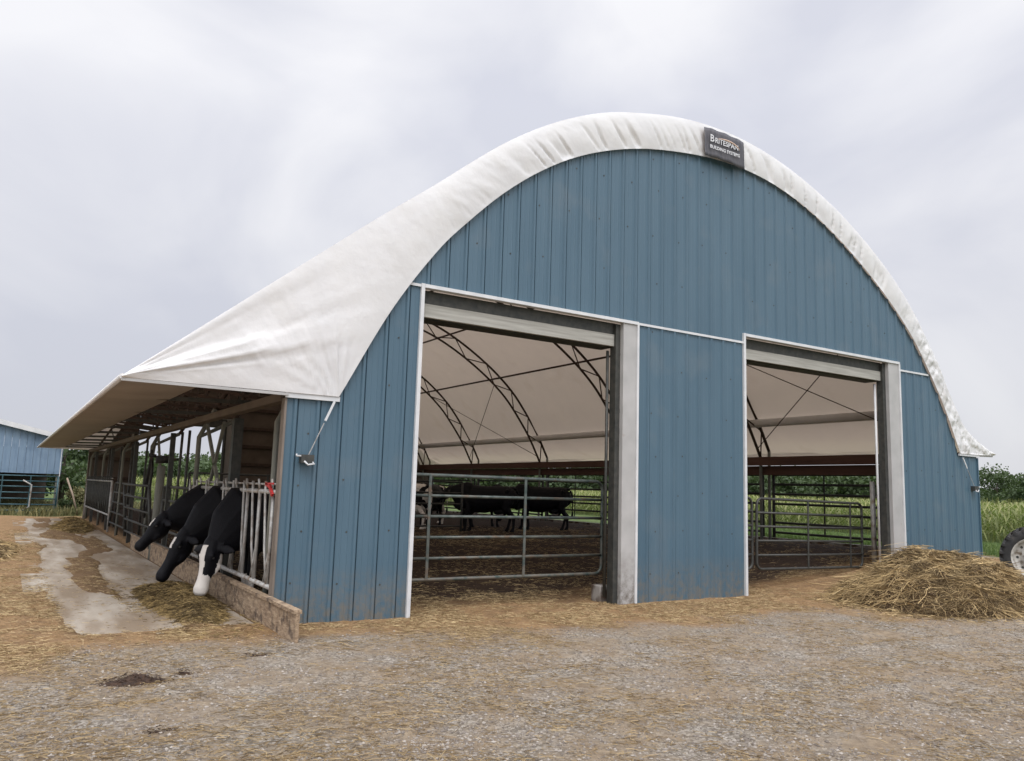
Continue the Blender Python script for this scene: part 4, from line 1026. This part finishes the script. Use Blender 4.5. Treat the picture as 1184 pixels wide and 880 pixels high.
# ------------------------------------------------------------------ tractor at the right edge
tr = empty('tractor', (13.60, -2.57, .30), math.atan2(.9, -.43), 'tractor at the right edge showing one black front tyre with cream rim', 'tractor')
def wheel(x, y, r, w_, out_, nm):
    wroot = empty(nm); wroot.parent = tr; wroot.location = (x, y, r)
    t = MB(); pr_ = [(r*.62, -w_*.42), (r*.72, -w_*.5), (r*.86, -w_*.5), (r*.93, -w_*.36), (r*.945, 0), (r*.93, w_*.36), (r*.86, w_*.5), (r*.72, w_*.5), (r*.62, w_*.42)]
    t.lathe(pr_, 48, 'Y')
    nl = 22
    for i in range(nl):
        for s in (-1, 1):
            a = 2*math.pi*(i+(.5 if s > 0 else 0))/nl; da = .13
            def P(aa, yy, rad): return (rad*math.cos(aa), yy, rad*math.sin(aa))
            y0_, y1_ = 0.0, s*w_*.52; v = []
            for (yy, sh) in ((y0_, .12), (y1_, 0)):
                for aa in (a+sh-da*.35, a+sh+da*.35):
                    v += [P(aa, yy, r*(.90 if yy else .93)), P(aa, yy, r*(1.0 if yy == 0 else .985))]
            f = [(0, 1, 3, 2), (4, 6, 7, 5), (1, 5, 7, 3), (0, 2, 6, 4), (0, 4, 5, 1), (2, 3, 7, 6)]
            t.add(v, f)
            # lug wraps down the sidewall
            v = [P(a-da*.35, s*w_*.50, r*.985), P(a+da*.35, s*w_*.50, r*.985), P(a+da*.3, s*w_*.53, r*.84), P(a-da*.3, s*w_*.53, r*.84),
                 P(a-da*.35, s*w_*.40, r*.97), P(a+da*.35, s*w_*.40, r*.97), P(a+da*.3, s*w_*.48, r*.84), P(a-da*.3, s*w_*.48, r*.84)]
            t.add(v, [(0, 1, 2, 3), (4, 7, 6, 5), (0, 4, 5, 1), (1, 5, 6, 2), (2, 6, 7, 3), (3, 7, 4, 0)])
    t.build('tyre', M['black'], wroot)
    t = MB(); o_ = out_
    t.lathe([(r*.66, o_*w_*.46), (r*.62, o_*w_*.44), (r*.58, o_*w_*.30), (r*.56, o_*w_*.12), (r*.40, o_*w_*.06), (r*.36, o_*w_*.20), (r*.20, o_*w_*.26), (r*.16, o_*w_*.36), (0.001, o_*w_*.37)], 40, 'Y')
    t.lathe([(r*.64, -o_*w_*.40), (r*.56, -o_*w_*.30), (r*.56, o_*w_*.11)], 40, 'Y')
    t.build('rim', M['cream'], wroot)
    t = MB()
    for i in range(8):
        a = i*math.pi/4; cx_, cz_ = r*.47*math.cos(a), r*.47*math.sin(a)
        t.tube([(cx_, o_*w_*.05, cz_), (cx_, o_*w_*.11, cz_)], r*.045, 8)
    for i in range(6):
        a = i*math.pi/3+.2; cx_, cz_ = r*.27*math.cos(a), r*.27*math.sin(a)
        t.tube([(cx_, o_*w_*.2, cz_), (cx_, o_*w_*.32, cz_)], r*.03, 6)
    t.build('bolts', M['darksteel'], wroot)
wheel(0, .62, .545, .26, 1, 'wheel'); wheel(0, -.62, .545, .26, -1, 'wheel')
wheel(-1.95, .78, .74, .38, 1, 'wheel'); wheel(-1.95, -.78, .74, .38, -1, 'wheel')
t = MB(); t.tube([(0, -.6, .55), (0, .6, .55)], .05, 10); t.build('front_axle', M['darksteel'], tr)
t = MB(); t.box(-2.2, -.25, -.17, .17, .42, .78); t.build('chassis', M['darksteel'], tr)
t = MB(); t.loft([((-.28, 0, 1.0), .22, .20), ((-.33, 0, 1.02), .26, .25), ((-.8, 0, 1.05), .27, .27), ((-1.35, 0, 1.08), .28, .29), ((-1.4, 0, 1.08), .2, .2)], 12); t.build('hood', M['hoodred'], tr)
t = MB(); t.tube([(-.75, .18, 1.2), (-.75, .18, 1.75)], .03, 8); t.build('exhaust', M['darksteel'], tr)
t = MB(); t.box(-2.15, -1.75, -.22, .22, 1.0, 1.08); t.box(-2.2, -2.12, -.22, .22, 1.08, 1.4); t.build('seat', M['black'], tr)
t = MB(); t.tube([(-1.55+.17*math.cos(a)*.6, .17*math.sin(a), 1.42+.10*math.cos(a)) for a in np.linspace(0, 2*math.pi, 17)], .014, 6, cap=False); t.tube([(-1.35, 0, 1.1), (-1.55, 0, 1.42)], .018, 6); t.build('steering_wheel', M['black'], tr)
for s in (-1, 1):
    t = MB(); t.tube([(-1.95+.82*math.cos(a), s*.76, .74+.82*math.sin(a)) for a in np.linspace(.3, 2.6, 12)], .06, 6); t.build('fender', M['hoodred'], tr)

# ------------------------------------------------------------------ vegetation
def leafquads(C, size, tone, material, name, parent=None, flat=.0):
    k = len(C); a = rng.normal(size=(k, 3)); a /= np.linalg.norm(a, axis=1)[:, None]
    b = np.cross(a, rng.normal(size=(k, 3))); b /= np.linalg.norm(b, axis=1)[:, None]
    s = (size*(.6+.8*rng.random(k)))[:, None]
    Vv = np.stack([C-a*s*.5, C+b*s*.32, C+a*s*.5, C-b*s*.32], 1).reshape(-1, 3)
    F = (np.arange(k)*4)[:, None]+np.arange(4)[None]
    return meshobj(name, Vv, F, material, parent, False, {'tone': np.repeat(tone, 4)})
def crown_points(h, w_, n_, seed):
    r_ = np.random.default_rng(seed); C = []; T = []
    nb = 14
    for i in range(nb):
        f = r_.random(); zc = h*(.25+.68*f); rad = w_*(.95-.75*abs(f-.35)**1.0)*.62
        a = r_.random()*6.28; rr_ = rad*np.sqrt(r_.random())
        c = np.array([rr_*np.cos(a), rr_*np.sin(a), zc]); s = w_*(.20+.20*r_.random())
        m = n_//nb; q = r_.normal(size=(m, 3)); q /= np.linalg.norm(q, axis=1)[:, None]; q *= (r_.random((m, 1))**.45)*s*np.array([1, 1, .8])
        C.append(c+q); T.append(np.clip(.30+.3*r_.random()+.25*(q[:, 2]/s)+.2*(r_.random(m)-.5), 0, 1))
    return np.concatenate(C), np.concatenate(T)
def tree(x, y, h, w_, label, seed, n_=3200, ls=.34):
    z = gz(x, y); root = empty('broadleaf_tree', (x, y, z), 0, label, 'tree', None)
    C, T = crown_points(h, w_, n_, seed)
    leafquads(C, np.full(len(C), ls), T, M['leaf'], 'crown', root)
    t = MB(); t.tube([(0, 0, -.2), (.05, 0, h*.3), (0, .1, h*.62), (.1, 0, h*.85)], [.22, .17, .1, .04], 8)
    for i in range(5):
        a = i*1.3+seed; t.tube([(0, 0, h*(.28+.08*i)), (math.cos(a)*w_*.25, math.sin(a)*w_*.25, h*(.42+.09*i))], [.08, .03], 6)
    t.build('trunk', M['bark'], root)
def dirpt(px, D, ang=None):
    d = fw*924+r2*(px-592)-u2*0; d[2] = 0; d /= np.linalg.norm(d); return CAMP[0]+d[0]*D, CAMP[1]+d[1]*D
for px, D, h, w_, lab, sd_ in ((1147, 118, 5.9, 6.5, 'tallest dark tree just right of the blue wall corner', 3), (1186, 112, 5.4, 4.5, 'dark tree cut off by the right edge of the picture', 5),
                          (1167, 122, 4.6, 7, 'low bushy tree between the two dark trees at the right', 8),
                          (84, 62, 4.6, 5, 'dark green tree between the old barn and the white eave', 11)):
    x, y = dirpt(px, D); tree(x, y, h, w_, lab, sd_)
# far wood behind the fields: one mass of many crowns
Cs = []; Ts = []
for i, px in enumerate(np.linspace(20, 1240, 120)):
    for rw in range(2):
        D = 150+rw*9+rng.random()*10; x, y = dirpt(px+rng.random()*8, D)
        h = (6.6+2.0*rng.random())*(1.03 if rw else .9)*(.62 if px > 1100 else 1)*(1.0 if px > 300 else .86)
        C, T = crown_points(h, 6.5, 620, i*2+rw+50)
        ok = np.ones(len(C), bool); Cs.append(C+np.array([x, y, -.8])); Ts.append(T*.9+.12*rng.random())
leafquads(np.concatenate(Cs), np.full(sum(map(len, Cs)), .72), np.concatenate(Ts), M['leaf'], 'distant_wood')
tag(bpy.data.objects['distant_wood'], 'long dark green wood beyond the corn field', 'wood', kind='stuff')

# corn
def corn_rows():
    P = []
    for r_ in range(16):
        off_ = 36+r_*.9
        ys_ = np.arange(-14, 74, .33); P.append(np.stack([np.full(len(ys_), off_)+.0*ys_, ys_], 1))
    for r_ in range(12):
        xs2 = np.arange(3, 36, .36); P.append(np.stack([xs2, np.full(len(xs2), 62+r_*.9)], 1))
    P = np.concatenate(P); P += rng.normal(size=P.shape)*.09
    return P
P = corn_rows(); ok = in_frame(P[:, 0], P[:, 1], np.ones(len(P)), 60); P = P[ok]
k = len(P); gzc = GZ(P[:, 0], P[:, 1]); H = 1.75+.28*rng.random(k)+.15*(fbm(P[:, 0], P[:, 1], 6, 2)-.5)
Vs, Fs, Ts = [], [], []; nb = 0
for j in range(11):
    a = rng.random(k)*6.28; zf = .12+.80*(j+.5)/11
    ln = .42+.3*rng.random(k); z0 = gzc+H*zf
    d = np.stack([np.cos(a), np.sin(a)], 1); s = np.stack([-np.sin(a), np.cos(a)], 1)
    wv = .045
    for_pts = []
    for (f, dz, wd) in ((0, 0, .5), (.45, .20, 1.0), (1.0, .02+.0, .12)):
        c = P+d*(ln*f)[:, None]; z = z0+dz*ln*1.6-(.25*f*f*rng.random(k))
        for q in (-1, 1): for_pts.append(np.column_stack([c+s*q*wv*wd, z]))
    Vv = np.stack(for_pts, 1).reshape(-1, 3); b = nb+(np.arange(k)*6)[:, None]
    Vs.append(Vv); Fs.append(b+np.array([[0, 1, 3, 2]])); Fs.append(b+np.array([[2, 3, 5, 4]])); nb += k*6
    Ts.append(np.repeat(np.clip(.15+.75*zf*rng.random(k)+.1, 0, 1), 6))
# stems with tassels
for q in range(2):
    a = q*1.57; s = np.array([math.cos(a), math.sin(a)])*.016
    Vv = np.stack([np.column_stack([P-s, gzc]), np.column_stack([P+s, gzc]), np.column_stack([P+s*.4, gzc+H+.12]), np.column_stack([P-s*.4, gzc+H+.12])], 1).reshape(-1, 3)
    b = nb+(np.arange(k)*4)[:, None]; Vs.append(Vv); Fs.append(b+np.array([[0, 1, 2, 3]])); nb += k*4; Ts.append(np.repeat(.6+.4*rng.random(k), 4))
cf = meshobj('corn_field', np.concatenate(Vs), np.concatenate(Fs), M['corn'], None, False, {'tone': np.concatenate(Ts)})
tag(cf, 'tall green corn field growing beyond the grass', 'corn', kind='stuff')

# grass tufts
def grass(name, cond, n_, hh, material, label, x0, x1, y0, y1, kind='stuff', wd=.012):
    x = x0+(x1-x0)*rng.random(n_); y = y0+(y1-y0)*rng.random(n_); ok = cond(x, y) & in_frame(x, y, GZ(x, y), 60); x, y = x[ok], y[ok]; k = len(x)
    a = rng.random(k)*6.28; h = hh*(.5+rng.random(k))*(.6+.8*fbm(x, y, 1.2, 3)); z = GZ(x, y)-.01
    wx, wy = np.cos(a)*wd, np.sin(a)*wd; lx, ly = rng.normal(size=k)*h*.35, rng.normal(size=k)*h*.35
    Vv = np.stack([np.column_stack([x-wx, y-wy, z]), np.column_stack([x+wx, y+wy, z]), np.column_stack([x+wx*.6+lx*.4, y+wy*.6+ly*.4, z+h*.6]), np.column_stack([x-wx*.6+lx*.4, y-wy*.6+ly*.4, z+h*.6]),
                   np.column_stack([x+lx, y+ly, z+h])], 1).reshape(-1, 3)
    b = (np.arange(k)*5)[:, None]; F = (b+np.array([[0, 1, 2, 3]])).tolist()+(b+np.array([[3, 2, 4]])).tolist()
    o = meshobj(name, Vv, F, material, None, False, {'tone': np.repeat(np.clip(rng.random(k)*.8+.3*(fbm(x, y, .8, 3)-.3), 0, 1), 5)})
    return tag(o, label, 'grass', kind=kind)
grass('grass', lambda x, y: zones(x, y)[2] > .5, 120000, .10, M['grassblade'], 'green grass growing right of the barn below the corn', 12, 36, -6, 14)
grass('tall_grass', lambda x, y: (zones(x, y)[2] > .5), 30000, .32, M['weed'], 'coarse weeds growing beside and behind the old barn', -8, 8, 30.5, 46, wd=.02)
def bush(x, y, h, w_, label, sd_, m='weed', n_=2200, ls=.12):
    root = empty('weed_bush', (x, y, gz(x, y)), 0, label, 'bush')
    C, T = crown_points(h, w_, n_, sd_); C[:, 2] *= .9; C[:, 2] -= h*.12; C[:, 2] = np.abs(C[:, 2])
    leafquads(C, np.full(len(C), ls), T, M[m], 'foliage', root)
    t = MB()
    for i in range(6): a = i*1.05; t.tube([(0, 0, 0), (math.cos(a)*w_*.2, math.sin(a)*w_*.2, h*.7)], [.02, .008], 5)
    t.build('stems', M['bark'], root)
bush(.55, 37, 1.6, 1.8, 'yellowing weed bush right of the old barn corner', 21)
bush(-.35, 33.6, .9, .9, 'low green weed bush at the old barn corner foot', 22, 'leaf')
bush(-3.4, 32.3, .45, .9, 'small green weed clump under the teal corral panels', 23, 'leaf', 900, .08)
bush(1.9, 40, 1.9, 2.4, 'taller weed bush behind the far end of the shed', 24, 'leaf')
